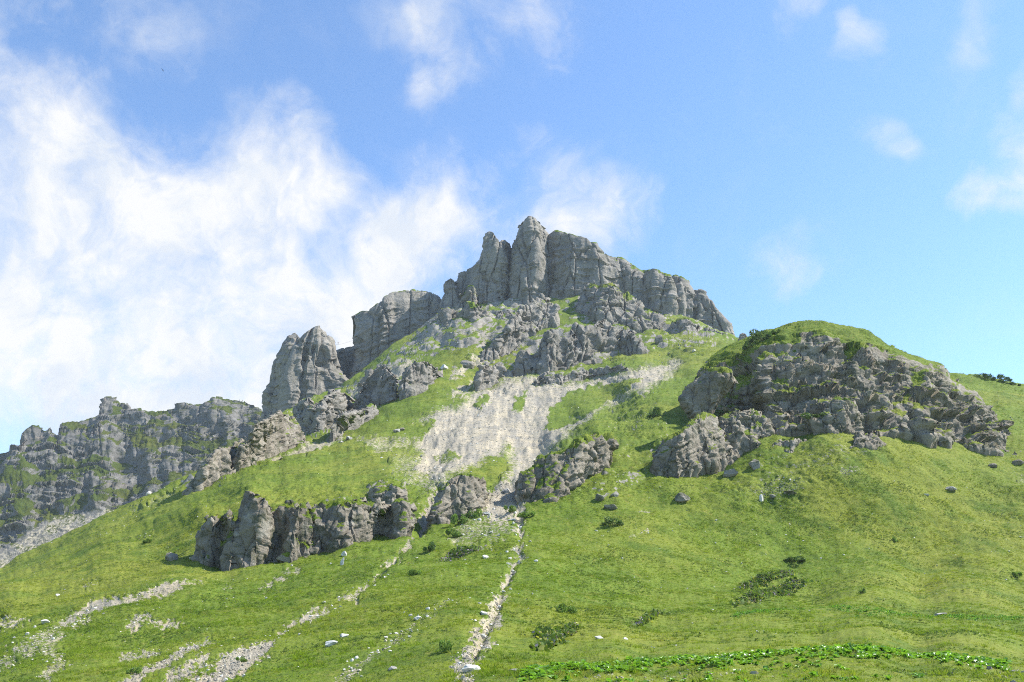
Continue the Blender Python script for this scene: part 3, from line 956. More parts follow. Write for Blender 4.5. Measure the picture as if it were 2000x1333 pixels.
    bed = (Q[:, 2] - dip * Q[:, 0] + 0.9 * c2 * fbm(Q / (c1 * 1.3), 3, seed + 10)) / (c2 * 0.85)
    lay = np.floor(bed)
    hv = rehash(hash3(lay.astype(np.int32), lay.astype(np.int32) * 0, lay.astype(np.int32) * 0, seed + 40), 2)
    fr = bed - lay
    sa_ = sa * sstep(-0.35, 0.25, fbm(Q / (c1 * 0.8), 2, seed + 12))
    d += sa_ * 0.30 * c2 * ((hv - 0.5) + 0.55 * (0.5 - fr))
    bed = bed * 2.7 + 0.5
    lay = np.floor(bed)
    hv = rehash(hash3(lay.astype(np.int32), lay.astype(np.int32) * 0, lay.astype(np.int32) * 0, seed + 41), 2)
    d += sa_ * 0.15 * c2 * ((hv - 0.5) + 0.6 * (0.5 - (bed - lay)))
    d = d * rough * calm
    Q = Q + Nf * d[:, None]
    P = Q.reshape(P.shape).astype(float)
    N = grid_normals(P)
    if flip:
        N = -N
    nzv = N[..., 2].ravel()
    nzs = blur(N[..., 2], 2).ravel() if N.shape[0] > 14 and N.shape[1] > 14 else nzv
    gn = fbm(Q / (c1 * 0.7), 3, seed + 20)
    capv = cap * sstep(1 - capw, 1.0, tv.ravel() + 0.10 * gn)
    bA = np.zeros(len(Q))
    if True:
        full_px = np.zeros(P.shape[:2]) - 999
        full_py = np.zeros(P.shape[:2]) - 999
        full_px[nd:-ns, ns:-ns] = px
        full_py[nd:-ns, ns:-ns] = py
        for poly in bare_poly or ():
            bA = np.maximum(bA, bare_val * sstep(-8, 10, poly_field(poly, full_px.ravel(), full_py.ravel()) + 12 * gn))
        gp = np.zeros(len(Q))
        for val, poly in grass_poly or ():
            gp = np.maximum(gp, val * sstep(-10, 10, poly_field(poly, full_px.ravel(), full_py.ravel()) + 16 * gn))
    g = sstep(grass_at - 0.21, grass_at - 0.07, 0.72 * nzs + 0.28 * nzv + 0.22 * gn + capv + gp)
    lump = np.abs(fbm(Q / (c2 * 0.5), 3, seed + 22))
    Q[:, 2] += (g * lump * c2 * 0.16).astype(np.float32)
    quads = grid_quads(*P.shape[:2])
    if flip:
        quads = quads[:, ::-1]
    at_ = {'grass': g, 'bare': bA}
    gf = g[quads].mean(1) > 0.5
    if turf and gf.sum() > 12 and (~gf).sum() > 12:
        o = link(name, sub_mesh(name, Q, quads[~gf], at_), mat)
        c = link('turf', sub_mesh('turf', Q, quads[gf], at_), mat, o)
        c['kind'] = 'stuff'
    else:
        o = link(name, mesh_np(name, Q, quads, at_), mat)
    tag(o, label, cat, group, kind)
    inner = np.zeros(P.shape[:2], bool)
    inner[nd:, :] = True
    ii = inner.ravel()
    area = np.full(ii.sum(), res * res)
    # pixel the point is seen at, for weighting only
    FEET.append(B)
    SCATTER.append((Q[ii], N.reshape(-1, 3)[ii], area, g[ii], bA[ii], np.full(ii.sum(), 500.0), np.full(ii.sum(), 500.0)))
    return o


FARM, MASS, KN = M_FAR, M_MASSIF, M_KNOLL
# far ridge on the left
crag('far_ridge', 'hazy grey rock ridge with grassy ledges beyond the left shoulder of the slope', None,
     [(-220, 1180), (-210, 960), (-120, 915), (0, 881), (25, 877), (38, 868), (41, 846), (55, 838), (70, 832), (85, 838), (98, 832), (104, 842), (111, 847), (114, 828), (130, 822), (150, 818), (175, 812),
      (190, 806), (196, 792), (205, 780), (217, 778), (235, 785), (250, 795), (268, 806), (285, 810), (310, 807), (330, 805), (345, 800), (355, 794), (380, 792), (400, 786), (420, 783), (430, 778), (450, 781),
      (478, 781), (495, 787), (506, 797), (535, 815), (560, 850), (560, 900)],
     [(-220, 1190), (0, 1120), (100, 1070), (255, 992), (345, 955), (450, 905), (560, 880)], 1, 38, Y=(660, 680, 720, 760, 780), lean=0.75, bulge=0.10, thick=160,
     cells=(60, 18), rough=0.66, crack=0.2, flute=0.8, strata=(0.02, 3.0), vert=1.1, grass_at=0.78, mat=FARM, kind='structure', seed=3, res=1.7,
     bare_poly=[[(-220, 1140), (-20, 1085), (60, 1030), (110, 1005), (160, 1000), (250, 984), (280, 1000), (100, 1090), (-100, 1180)]], topround=0.15, bare_val=0.52, grass_poly=[(0.22, [(230, 840), (300, 820), (420, 840), (500, 850), (440, 900), (330, 880), (250, 880)]), (0.25, [(-200, 985), (120, 900), (330, 890), (300, 905), (120, 925), (0, 990)]), (0.3, [(-200, 1010), (0, 985), (180, 960), (340, 930), (330, 950), (180, 985), (60, 1010), (-100, 1060)])])

# left tower, gap wall, big wall
crag('rock_tower', 'broad double-topped grey rock tower standing apart to the left of the summit walls', 'rock tower',
     [(498, 868), (511, 799), (513, 766), (525, 745), (530, 715), (540, 694), (552, 673), (561, 658), (573, 650), (582, 652), (587, 658), (600, 646), (615, 638), (624, 636), (630, 645), (645, 657), (653, 668), (655, 684), (660, 706), (668, 728), (684, 752), (692, 790)],
     [(498, 880), (560, 850), (692, 800)], 8, 16, Y=(500, 496, 505), lean=0.10, bulge=0.42, cells=(58, 17), rough=0.8, flute=0.35, strata=(0.12, 0.8), grass_at=0.93, grooves=((0.46, 0.02, 14), (0.2, 0.04, 5), (0.75, 0.05, 6)), mat=MASS, seed=11)
crag('rock_wall', 'low smooth rock wall closing the gap behind the broad tower', 'rock wall',
     [(640, 770), (645, 690), (655, 684), (672, 680), (690, 677), (712, 674), (716, 770)], [(640, 790), (716, 785)], 2, 5, Y=(545, 548), lean=0.1, bulge=0.02, thick=25, cells=(40, 15), rough=0.7, grass_at=0.95, mat=MASS, seed=13)
crag('rock_wall', 'flat-topped grey cliff wall with an overhanging left edge', 'rock wall',
     [(672, 790), (680, 736), (687, 700), (688, 661), (694, 640), (690, 617), (708, 608), (720, 607), (742, 592), (750, 580), (765, 571), (783, 567), (804, 564), (825, 566), (837, 570), (848, 571), (858, 581), (866, 595), (880, 660)],
     [(672, 800), (740, 745), (820, 690), (880, 675)], 5, 16, Y=(520, 520, 530, 535), lean=0.10, bulge=0.16, thick=35, cells=(62, 17), rough=0.58, flute=0.25, strata=(0.34, 1.4), grass_at=0.93, cap=0.25, capw=0.05, grooves=((0.5, 0.03, 3),), mat=MASS, seed=17)
# summit towers
crag('rock_pinnacle', 'small leaning pinnacle with a rounded head left of the summit towers', 'pinnacle',
     [(848, 640), (855, 605), (862, 582), (868, 572), (866, 556), (870, 546), (880, 540), (886, 544), (891, 552), (895, 575), (905, 640)], [(848, 650), (905, 650)], 4, 8, Y=(528, 528), lean=0.12, bulge=0.4, cells=(34, 13), rough=0.7, grass_at=0.93, mat=MASS, seed=19)
crag('rock_wall', 'sloping shoulder of grey rock left of the slender tower', 'rock wall',
     [(868, 640), (880, 585), (890, 560), (892, 548), (896, 534), (909, 526), (921, 520), (930, 514), (950, 510), (956, 640)], [(868, 650), (956, 650)], 4, 8, Y=(534, 534), lean=0.15, bulge=0.1, cells=(44, 15), rough=0.7, grass_at=0.92, mat=MASS, seed=23)
crag('rock_tower', 'slender twin-headed rock tower just left of the highest summit', 'rock tower',
     [(908, 640), (918, 560), (927, 520), (937, 508), (942, 490), (945, 469), (949, 456), (957, 452), (964, 454), (969, 464), (975, 471), (987, 468), (996, 473), (1001, 484), (1001, 530), (1000, 640)],
     [(908, 655), (955, 660), (1000, 650)], 6, 13, Y=(524, 518, 532), lean=0.10, bulge=0.45, cells=(44, 15), rough=0.75, flute=0.9, strata=(0.1, 0.8), grass_at=0.94, grooves=((0.30, 0.03, 7), (0.66, 0.03, 8)), mat=MASS, seed=29)
crag('rock_tower', 'highest summit tower with a blunt knobbly top', 'rock tower',
     [(982, 640), (989, 592), (993, 526), (999, 490), (1008, 457), (1014, 439), (1019, 431), (1027, 426), (1033, 421), (1040, 421), (1047, 424), (1054, 433), (1063, 445), (1074, 458), (1078, 500), (1082, 560), (1090, 620)],
     [(982, 665), (1035, 650), (1090, 630)], 5, 12, Y=(524, 516, 530), lean=0.11, bulge=0.45, cells=(48, 15), rough=0.75, flute=0.6, strata=(0.05, 1.2), grass_at=0.94, grooves=((0.5, 0.03, 4), (0.8, 0.04, 5)), mat=MASS, seed=31)
crag('rock_wall', 'broad pale summit wall with a serrated rim right of the highest tower', 'rock wall',
     [(1050, 620), (1058, 540), (1066, 490), (1072, 463), (1086, 454), (1110, 454), (1128, 460), (1146, 463), (1155, 472), (1167, 475), (1176, 487), (1188, 496), (1200, 500), (1206, 500), (1215, 506), (1222, 530), (1228, 640)],
     [(1050, 630), (1140, 620), (1228, 650)], 3, 14, Y=(524, 514, 520), lean=0.12, bulge=0.28, thick=40, cells=(52, 14), rough=0.85, flute=0.5, strata=(-0.06, 1.3), grass_at=0.90, cap=0.2, capw=0.07, grooves=((0.08, 0.03, 8),), mat=MASS, seed=37)
crag('rock_wall', 'round-shouldered grey cliff stepping down right of the serrated summit wall', 'rock wall',
     [(1190, 650), (1196, 560), (1200, 508), (1206, 501), (1215, 506), (1224, 515), (1239, 523), (1251, 526), (1272, 525), (1287, 527), (1305, 536), (1320, 535), (1332, 539), (1344, 550), (1356, 566), (1372, 620), (1384, 670)],
     [(1190, 660), (1290, 650), (1384, 680)], 3, 13, Y=(522, 514, 508), lean=0.22, bulge=0.25, thick=40, cells=(50, 14), rough=0.85, flute=0.9, strata=(-0.15, 1.0), grass_at=0.82, cap=0.28, capw=0.10, grooves=((0.16, 0.04, 8), (0.4, 0.04, 4)), mat=MASS, seed=41)
crag('rock_wall', 'steep end wall of the summit ridge falling away on the right', 'rock wall',
     [(1340, 680), (1350, 600), (1355, 567), (1368, 568), (1377, 571), (1383, 580), (1395, 601), (1410, 616), (1425, 634), (1433, 649), (1437, 660), (1440, 690)],
     [(1340, 690), (1440, 695)], 2, 8, Y=(512, 505), lean=0.22, bulge=0.35, cells=(44, 14), rough=0.8, flute=0.6, strata=(-0.2, 0.9), grass_at=0.90, grooves=((0.1, 0.04, 6),), mat=MASS, seed=43)
crag('rock_pinnacle', 'tiny grey rock stub peeking over the grass left of the knoll', 'pinnacle',
     [(1438, 672), (1443, 662), (1447, 652), (1452, 650), (1457, 653), (1462, 660), (1468, 680)], [(1438, 690), (1468, 692)], 2, 4, Y=(440, 440), lean=0.2, bulge=0.4, cells=(22, 9), rough=0.7, grass_at=0.95, mat=MASS, seed=47, res=1.4)

# crags on the flank
crag('crag', 'grass-capped dark crag below the round-shouldered cliff', 'crag',
     [(1123, 604), (1130, 588), (1140, 573), (1149, 556), (1161, 550), (1188, 553), (1200, 557), (1215, 571), (1230, 577), (1245, 586), (1260, 604), (1284, 617), (1306, 632), (1316, 650)],
     [(1123, 610), (1158, 620), (1200, 640), (1250, 660), (1316, 668)], 3, 8, Y=(486, 472, 470, 476), lean=0.45, bulge=0.25, cells=(36, 13), rough=1.0, grass_at=0.74, cap=0.45, capw=0.16, mat=MASS, seed=53)
crag('crag', 'grass-topped knob of rock under the sloping shoulder', 'crag',
     [(885, 622), (890, 590), (899, 576), (912, 563), (922, 561), (928, 572), (930, 622)], [(885, 635), (930, 635)], 2, 5, Y=(505, 505), lean=0.3, bulge=0.4, cells=(32, 12), grass_at=0.74, cap=0.5, capw=0.22, mat=MASS, seed=55)
crag('crag', 'tall ribbed crag with a grassy brow beneath the slender tower', 'crag',
     [(886, 680), (890, 645), (898, 618), (906, 605), (924, 598), (945, 601), (953, 617), (958, 640), (962, 664)], [(886, 690), (925, 684), (962, 672)], 3, 5, lean=0.35, bulge=0.4, cells=(34, 13), rough=1.1, grass_at=0.76, cap=0.35, capw=0.15, mat=MASS, seed=59, Y=(480, 474, 482))
crag('crag', 'ribbed dark crag left of the brow beneath the slender tower', 'crag',
     [(822, 675), (834, 648), (850, 622), (868, 606), (884, 606), (895, 625), (900, 660), (900, 682)], [(822, 682), (860, 686), (900, 690)], 2, 5, lean=0.4, bulge=0.35, cells=(34, 13), rough=1.1, grass_at=0.78, mat=MASS, seed=61, Y=(488, 480, 482))
crag('crag', 'small broken crag wedged below the chimney between the summit towers', 'crag',
     [(950, 668), (953, 640), (960, 618), (975, 606), (992, 602), (1004, 620), (1008, 650)], [(950, 674), (1008, 662)], 2, 5, lean=0.45, bulge=0.3, cells=(30, 11), rough=1.1, grass_at=0.76, mat=MASS, seed=62, Y=(484, 482))
crag('crag', 'long rock rib slanting down from the foot of the highest tower', 'crag',
     [(925, 722), (939, 690), (960, 671), (981, 658), (993, 640), (1002, 622), (1014, 607), (1029, 592), (1041, 582), (1056, 572), (1072, 580), (1089, 600), (1090, 612)],
     [(925, 728), (984, 712), (1020, 675), (1058, 645), (1090, 620)], 4, 10, Y=(425, 430, 448, 462, 470), lean=0.5, bulge=0.2, cells=(36, 13), rough=1.0, strata=(0.5, 1.2), grass_at=0.80, mat=MASS, seed=67)
crag('crag', 'pale blocky foot of the long rib, dipping into the scree', 'crag',
     [(926, 757), (934, 735), (940, 716), (950, 710), (962, 716), (975, 712), (985, 722), (980, 738)], [(926, 764), (955, 754), (980, 744)], 2, 5, lean=0.3, bulge=0.4, cells=(26, 10), rough=1.2, grass_at=0.84, mat=MASS, seed=71, res=1.5)
crag('crag', 'large bright blocky crag in the middle of the mountain flank', 'crag',
     [(1008, 722), (1013, 700), (1020, 686), (1038, 682), (1056, 667), (1072, 655), (1080, 650), (1095, 653), (1110, 655), (1125, 634), (1158, 632), (1170, 621), (1179, 618), (1191, 628), (1200, 640), (1206, 655), (1204, 682)],
     [(1008, 730), (1056, 730), (1116, 722), (1160, 710), (1204, 690)], 2, 14, lean=0.42, bulge=0.22, cells=(38, 14), rough=1.25, flute=0.9, grass_at=0.84, grooves=((0.55, 0.03, 7), (0.3, 0.02, 4)), mat=MASS, seed=73)
crag('crag', 'grass-topped crag right of the bright blocky crag', 'crag',
     [(1203, 682), (1206, 655), (1212, 644), (1224, 640), (1233, 650), (1242, 662), (1254, 672), (1262, 684)], [(1203, 690), (1232, 688), (1262, 690)], 2, 4, lean=0.5, bulge=0.3, cells=(28, 11), rough=1.2, grass_at=0.78, cap=0.3, mat=MASS, seed=77, res=1.5)
crag('crag', 'low dark ledge of rock at the top edge of the scree', 'crag',
     [(1040, 746), (1050, 735), (1068, 725), (1090, 728), (1110, 729), (1135, 726), (1164, 720), (1190, 716), (1215, 712), (1225, 722)], [(1040, 750), (1092, 750), (1150, 738), (1225, 726)], 2, 8, lean=0.6, bulge=0.1, cells=(26, 10), rough=1.0, grass_at=0.82, mat=MASS, seed=79, res=1.5)
crag('crag', 'grassy-topped knob under the right end of the summit ridge', 'crag',
     [(1305, 668), (1310, 645), (1314, 632), (1332, 625), (1356, 628), (1366, 637), (1370, 655), (1372, 672)], [(1305, 674), (1340, 676), (1372, 676)], 2, 5, lean=0.5, bulge=0.3, cells=(28, 11), rough=1.0, grass_at=0.78, cap=0.35, mat=MASS, seed=83, Y=(470, 466, 468), res=1.5)
crag('crag', 'last low crag before the right end of the summit ridge', 'crag',
     [(1366, 680), (1372, 652), (1382, 641), (1396, 640), (1416, 651), (1430, 664), (1436, 684)], [(1366, 686), (1400, 686), (1436, 688)], 2, 5, lean=0.5, bulge=0.3, cells=(28, 11), rough=1.0, grass_at=0.80, cap=0.2, mat=MASS, seed=89, Y=(468, 464, 466), res=1.5)

# crags along the left crest
crag('crag', 'sharp triangular crag on the left crest in front of the big wall', 'crag',
     [(686, 806), (696, 782), (702, 756), (720, 731), (738, 715), (747, 711), (760, 718), (771, 733), (778, 754), (776, 776)], [(686, 812), (720, 800), (750, 786), (776, 780)], 3, 7, lean=0.25, bulge=0.35, cells=(34, 12), rough=1.1, strata=(0.6, 1.0), grass_at=0.86, mat=MASS, seed=97)
crag('crag', 'rounded dark crag beside the triangular one on the left crest', 'crag',
     [(778, 776), (778, 752), (792, 722), (810, 706), (834, 703), (848, 712), (859, 728), (858, 740)], [(778, 784), (800, 776), (832, 760), (858, 744)], 2, 6, lean=0.30, bulge=0.4, cells=(32, 12), rough=1.0, grass_at=0.82, cap=0.2, capw=0.2, mat=MASS, seed=101)
crag('crag', 'smooth-faced grey crag with a grassy lip low on the left crest', 'crag',
     [(646, 852), (648, 835), (653, 820), (668, 810), (690, 806), (705, 800), (718, 795), (734, 796), (742, 804)], [(646, 860), (668, 850), (705, 828), (742, 808)], 3, 7, lean=0.25, bulge=0.22, cells=(34, 12), rough=0.8, grass_at=0.82, cap=0.4, capw=0.2, mat=MASS, seed=103)
crag('crag', 'ragged stepped crag on the crest below the broad tower', 'crag',
     [(560, 850), (566, 812), (575, 790), (585, 781), (600, 778), (612, 786), (625, 776), (648, 764), (668, 765), (684, 775), (690, 795), (660, 826)], [(560, 858), (600, 850), (640, 842), (664, 828), (690, 800)], 3, 9, lean=0.3, bulge=0.22, cells=(28, 11), rough=1.3, flute=1.2, grass_at=0.78, grooves=((0.35, 0.03, 6), (0.6, 0.03, 5), (0.8, 0.02, 4)), mat=MASS, seed=107)
crag('crag', 'broken rock band with grassy ledges at the foot of the broad tower', 'crag',
     [(440, 925), (462, 880), (487, 850), (504, 828), (528, 814), (548, 806), (570, 815), (590, 838), (600, 860)], [(440, 935), (490, 912), (540, 890), (600, 866)], 3, 6, lean=0.32, bulge=0.2, cells=(28, 11), rough=1.1, flute=1.0, grass_at=0.72, mat=KN, seed=109)  # darker knoll rock puts the shade on this band into its colour
crag('crag', 'dark wedge of rock pointing down the left crest', 'crag',
     [(358, 964), (375, 944), (387, 921), (399, 903), (412, 892), (426, 883), (445, 874), (464, 864), (486, 858), (515, 866), (530, 884)], [(358, 969), (390, 963), (432, 938), (470, 918), (530, 890)], 3, 8, lean=0.25, bulge=0.22, cells=(28, 11), rough=1.1, grass_at=0.78, mat=KN, seed=113)  # shade on the wedge is painted in by using the darker knoll rock

# lower crag band left of the gully
OUT = 'rock pillars of the lower crag band'
crag('crag', 'low left slab at the end of the lower crag band', 'crag',
     [(370, 1092), (380, 1062), (391, 1028), (404, 1010), (424, 1003), (450, 1004), (462, 1034), (462, 1100)], [(370, 1098), (410, 1108), (462, 1116)], 3, 5, lean=0.30, bulge=0.22, flute=0.9, cells=(40, 13), rough=1.0, strata=(-0.9, 0.7), grass_at=0.72, cap=0.35, capw=0.2, grass_poly=[(0.35, [(440, 1000), (465, 1000), (455, 1110), (430, 1112)])], mat=KN, seed=127, group=OUT)
crag('crag', 'tallest pillar of the lower crag band with an orange-stained face', 'crag',
     [(428, 1108), (440, 1066), (454, 1015), (466, 980), (484, 962), (505, 960), (522, 970), (535, 990), (534, 1010), (538, 1040), (540, 1070), (534, 1098)], [(428, 1114), (475, 1115), (534, 1104)], 4, 8, lean=0.24, bulge=0.22, flute=0.8, cells=(52, 16), rough=0.9, strata=(-0.8, 0.8), grass_at=0.86, cap=0.25, capw=0.05, bare_poly=[[(514, 1018), (526, 1014), (530, 1030), (524, 1048), (510, 1050), (508, 1036)]], mat=KN, seed=131, group=OUT)
crag('crag', 'narrow pillar right of the tallest one in the lower crag band', 'crag',
     [(524, 1096), (528, 1034), (540, 1000), (562, 987), (582, 985), (600, 988), (612, 1006), (614, 1084)], [(524, 1106), (566, 1106), (614, 1090)], 3, 5, lean=0.26, bulge=0.14, flute=1.0, cells=(42, 14), rough=1.0, strata=(-0.8, 0.7), grass_at=0.76, cap=0.15, capw=0.08, grass_poly=[(0.30, [(590, 985), (616, 985), (612, 1060), (580, 1075)])], mat=KN, seed=137, group=OUT)
crag('crag', 'widest dark wall of the lower crag band under a turf lip', 'crag',
     [(590, 1086), (594, 1040), (600, 1004), (614, 986), (630, 982), (650, 978), (672, 972), (694, 966), (714, 974), (728, 990), (728, 1020), (726, 1052)], [(590, 1092), (631, 1084), (680, 1072), (726, 1056)], 3, 8, lean=0.28, bulge=0.14, cells=(46, 15), rough=1.0, strata=(-0.5, 0.8), grass_at=0.76, cap=0.2, capw=0.07, grooves=((0.25, 0.03, 4), (0.65, 0.04, 5)), grass_poly=[(0.32, [(590, 980), (612, 984), (606, 1060), (586, 1090)]), (0.3, [(600, 975), (720, 955), (730, 975), (690, 980), (610, 996)])], mat=KN, seed=139, group=OUT)
crag('crag', 'layered buttress at the right end of the lower crag band beside the pale cleft', 'crag',
     [(700, 1056), (710, 1024), (722, 1000), (740, 988), (764, 982), (790, 975), (808, 988), (814, 1016), (806, 1040)], [(700, 1064), (740, 1048), (772, 1050), (806, 1044)], 3, 6, lean=0.35, bulge=0.35, cells=(40, 13), rough=1.0, strata=(0.3, 1.3), grass_at=0.74, cap=0.2, grass_poly=[(0.3, [(700, 1000), (720, 980), (725, 1010), (712, 1050), (700, 1056)]), (0.3, [(780, 1000), (812, 1010), (790, 1040), (770, 1030)])], mat=KN, seed=149, group=OUT)
crag('crag', 'dark knob of rock above the lower crag band', 'crag',
     [(720, 985), (726, 958), (740, 942), (762, 938), (780, 945), (792, 955), (796, 978)], [(720, 990), (760, 990), (796, 982)], 2, 5, lean=0.5, bulge=0.35, cells=(34, 12), rough=1.0, grass_at=0.72, cap=0.3, mat=KN, seed=151, Y=(172, 171, 172))
crag('crag', 'dark layered crag between the pale cleft and the stony gully', 'crag',
     [(838, 1024), (844, 1000), (852, 984), (862, 964), (878, 944), (896, 932), (924, 930), (946, 940), (950, 962), (948, 986)], [(838, 1030), (885, 1020), (920, 1008), (948, 990)], 3, 7, lean=0.42, bulge=0.32, cells=(40, 13), rough=1.0, strata=(0.4, 1.3), grass_at=0.74, cap=0.2, capw=0.1, mat=KN, seed=157)
crag('crag', 'dark mossy crag on the right side of the stony gully', 'crag',
     [(1008, 972), (1012, 948), (1034, 917), (1056, 894), (1082, 878), (1114, 868), (1146, 853), (1176, 846), (1198, 858), (1194, 884), (1180, 918), (1162, 942)], [(1008, 982), (1040, 996), (1076, 998), (1130, 970), (1162, 948)], 3, 8, lean=0.5, bulge=0.28, cells=(42, 14), rough=1.1, flute=0.9, strata=(0.4, 1.4), grass_at=0.64, cap=0.3, capw=0.15, mat=KN, seed=163, Y=(168, 166, 165, 172, 178))

# the knoll
crag('rocky_knoll', 'big layered rock knoll with a rounded grassy top on the right of the slope', 'rock knoll',
     [(1400, 905), (1385, 860), (1362, 820), (1350, 790), (1352, 752), (1368, 716), (1390, 697), (1415, 680), (1445, 665), (1475, 652), (1512, 641), (1530, 635), (1552, 628), (1580, 625), (1612, 627), (1655, 636), (1692, 645), (1716, 658), (1738, 673), (1775, 690),
      (1805, 703), (1835, 714), (1856, 730), (1880, 750), (1908, 766), (1927, 788), (1946, 810), (1961, 829), (1985, 842), (2010, 852), (2030, 905)],
     [(1400, 912), (1411, 902), (1452, 884), (1490, 868), (1540, 850), (1625, 840), (1700, 848), (1794, 860), (1850, 872), (1906, 886), (1970, 900), (2030, 912)], 6, 26, Y=(210, 201, 193, 194, 197, 201, 206, 210), lean=0.80, bulge=0.24, thick=60, cells=(62, 17), rough=1.15, flute=0.8,
     strata=(0.20, 3.4), grass_at=0.77, cap=0.30, capw=0.08, grooves=((0.14, 0.035, 34), (0.60, 0.03, 16), (0.3, 0.03, 9), (0.75, 0.03, 10)), mat=KN, seed=173, res=1.5, topround=0.8, facet_k=0.75, vert=1.35, fine=0.75, calm_top=0.75, crack=0.5,
     grass_poly=[(0.55, [(1352, 745), (1390, 690), (1512, 635), (1580, 600), (1700, 625), (1760, 678), (1725, 682), (1690, 668), (1662, 705), (1640, 668), (1600, 645), (1568, 650), (1550, 682), (1505, 688), (1470, 705), (1440, 725), (1400, 728)]),
                 (0.40, [(1385, 830), (1415, 760), (1460, 715), (1500, 695), (1480, 730), (1450, 780), (1430, 830), (1440, 880), (1400, 905)]),
                 (0.22, [(1490, 760), (1560, 745), (1620, 745), (1600, 765), (1520, 775)]), (0.3, [(1790, 720), (1810, 760), (1800, 780), (1780, 740)]), (0.25, [(1700, 780), (1830, 780), (1820, 800), (1700, 800)])])
crag('crag', 'overhanging rock nose on the shaded left side of the knoll', 'crag',
     [(1352, 815), (1338, 792), (1334, 782), (1340, 762), (1352, 748), (1364, 738), (1372, 728), (1400, 724), (1430, 722), (1436, 740), (1412, 770), (1386, 812)], [(1352, 822), (1368, 824), (1386, 820)], 5, 9, lean=0.15, bulge=0.30, cells=(44, 14), rough=0.8, grass_at=0.82, cap=0.4, capw=0.2, root=0.8, mat=KN, seed=179, Y=(198, 195, 196))
crag('crag', 'broken shaded buttress at the lower left foot of the knoll', 'crag',
     [(1268, 934), (1272, 902), (1284, 878), (1299, 862), (1328, 850), (1343, 834), (1358, 818), (1376, 806), (1390, 818), (1398, 836), (1414, 852), (1427, 872), (1426, 890)], [(1268, 940), (1295, 942), (1344, 928), (1392, 906), (1424, 896)], 3, 8, lean=0.40, bulge=0.30, cells=(44, 14), rough=0.9, flute=0.8, strata=(0.4, 2.0), grass_at=0.68, cap=0.15, grooves=((0.45, 0.03, 9), (0.7, 0.03, 7)), vert=0.6, mat=KN, seed=181, Y=(178, 176, 178, 181, 186))
crag('crag', 'shaded mossy rock step joining the lower left buttress to the knoll face', 'crag',
     [(1390, 902), (1394, 866), (1402, 838), (1416, 812), (1438, 796), (1464, 790), (1488, 800), (1506, 826), (1518, 856), (1522, 880)], [(1390, 908), (1440, 906), (1522, 888)], 3, 7, lean=0.55, bulge=0.25, cells=(42, 14), rough=1.0, flute=0.9, strata=(0.25, 2.6), grass_at=0.72, vert=1.0, mat=KN, seed=187, Y=(190, 189, 191))
crag('crag', 'pale broken block jutting from the turf at the knoll foot', 'crag',
     [(1496, 892), (1500, 870), (1510, 858), (1524, 855), (1540, 860), (1556, 862), (1576, 858), (1584, 870), (1582, 880)], [(1496, 900), (1530, 896), (1582, 882)], 2, 6, lean=0.6, bulge=0.3, cells=(26, 10), rough=1.2, grass_at=0.78, mat=KN, seed=191, res=1.4, Y=(188, 186, 188))
crag('crag', 'low dark slab in the grass below the middle of the knoll', 'crag',
     [(1662, 872), (1670, 852), (1686, 844), (1700, 848), (1715, 858), (1734, 870)], [(1662, 876), (1700, 876), (1734, 874)], 1, 4, lean=0.8, bulge=0.2, cells=(22, 9), rough=1.1, grass_at=0.82, mat=KN, seed=193, res=1.4)
crag('crag', 'square buttress with a turf top standing out of the knoll face', 'crag',
     [(1600, 842), (1604, 810), (1612, 792), (1630, 784), (1655, 782), (1668, 790), (1676, 815), (1682, 845)], [(1600, 850), (1640, 852), (1682, 852)], 3, 5, lean=0.45, bulge=0.3, cells=(30, 11), rough=1.2, grass_at=0.76, cap=0.35, capw=0.15, mat=KN, seed=197, res=1.5, Y=(192, 190, 193))


# ------------------------------------------------------------------ boulders
def ico(sub):
    import bmesh
    bm = bmesh.new()
    bmesh.ops.create_icosphere(bm, subdivisions=sub, radius=1.0)
    v = np.array([x.co[:] for x in bm.verts], float)
    f = np.array([[x.index for x in y.verts] for y in bm.faces], np.int32)
    bm.free()
    return v, f


def boulder_mesh(name, dims, seed, sub=4, mat=None, turf_top=False):
    rng = np.random.default_rng(seed)
    v, f = ico(sub)
    # cut by random planes to make flat broken faces
    for k in range(11):
        nrm = rng.normal(size=3)
        nrm /= np.linalg.norm(nrm)
        h = rng.uniform(0.42, 0.80)
        d = v @ nrm
        over = d > h
        v[over] -= np.outer(d[over] - h, nrm)
    n = v / np.linalg.norm(v, axis=1, keepdims=True)
    v += n * (0.12 * chisel(v * 1.6 + seed, seed) + 0.10 * chisel(v * 4.0 + seed, seed + 1))[:, None]
    lo, hi = v.min(0), v.max(0)
    v = (v - (lo + hi) / 2) / (hi - lo) * np.array(dims)
    v[:, 2] += dims[2] * 0.18
    g = np.zeros(len(v))
    if turf_top:
        g = sstep(0.55, 0.75, n[:, 2] + 0.3 * fbm(v, 2, seed))
    return mesh_np(name, v, f, {'grass': g, 'bare': np.zeros(len(v))}, smooth=False, tris=True)


def surf(px, py):
    """a point of the finished slope"""
    c = int(round((px + 160) / 2.0))
    c = min(max(c, 0), NU - 1)
    r = int(round((py - 1345) / (tops[c] - 1345) * (NV - 1)))
    return P_SLOPE[min(max(r, 0), NV - 1), c].copy()


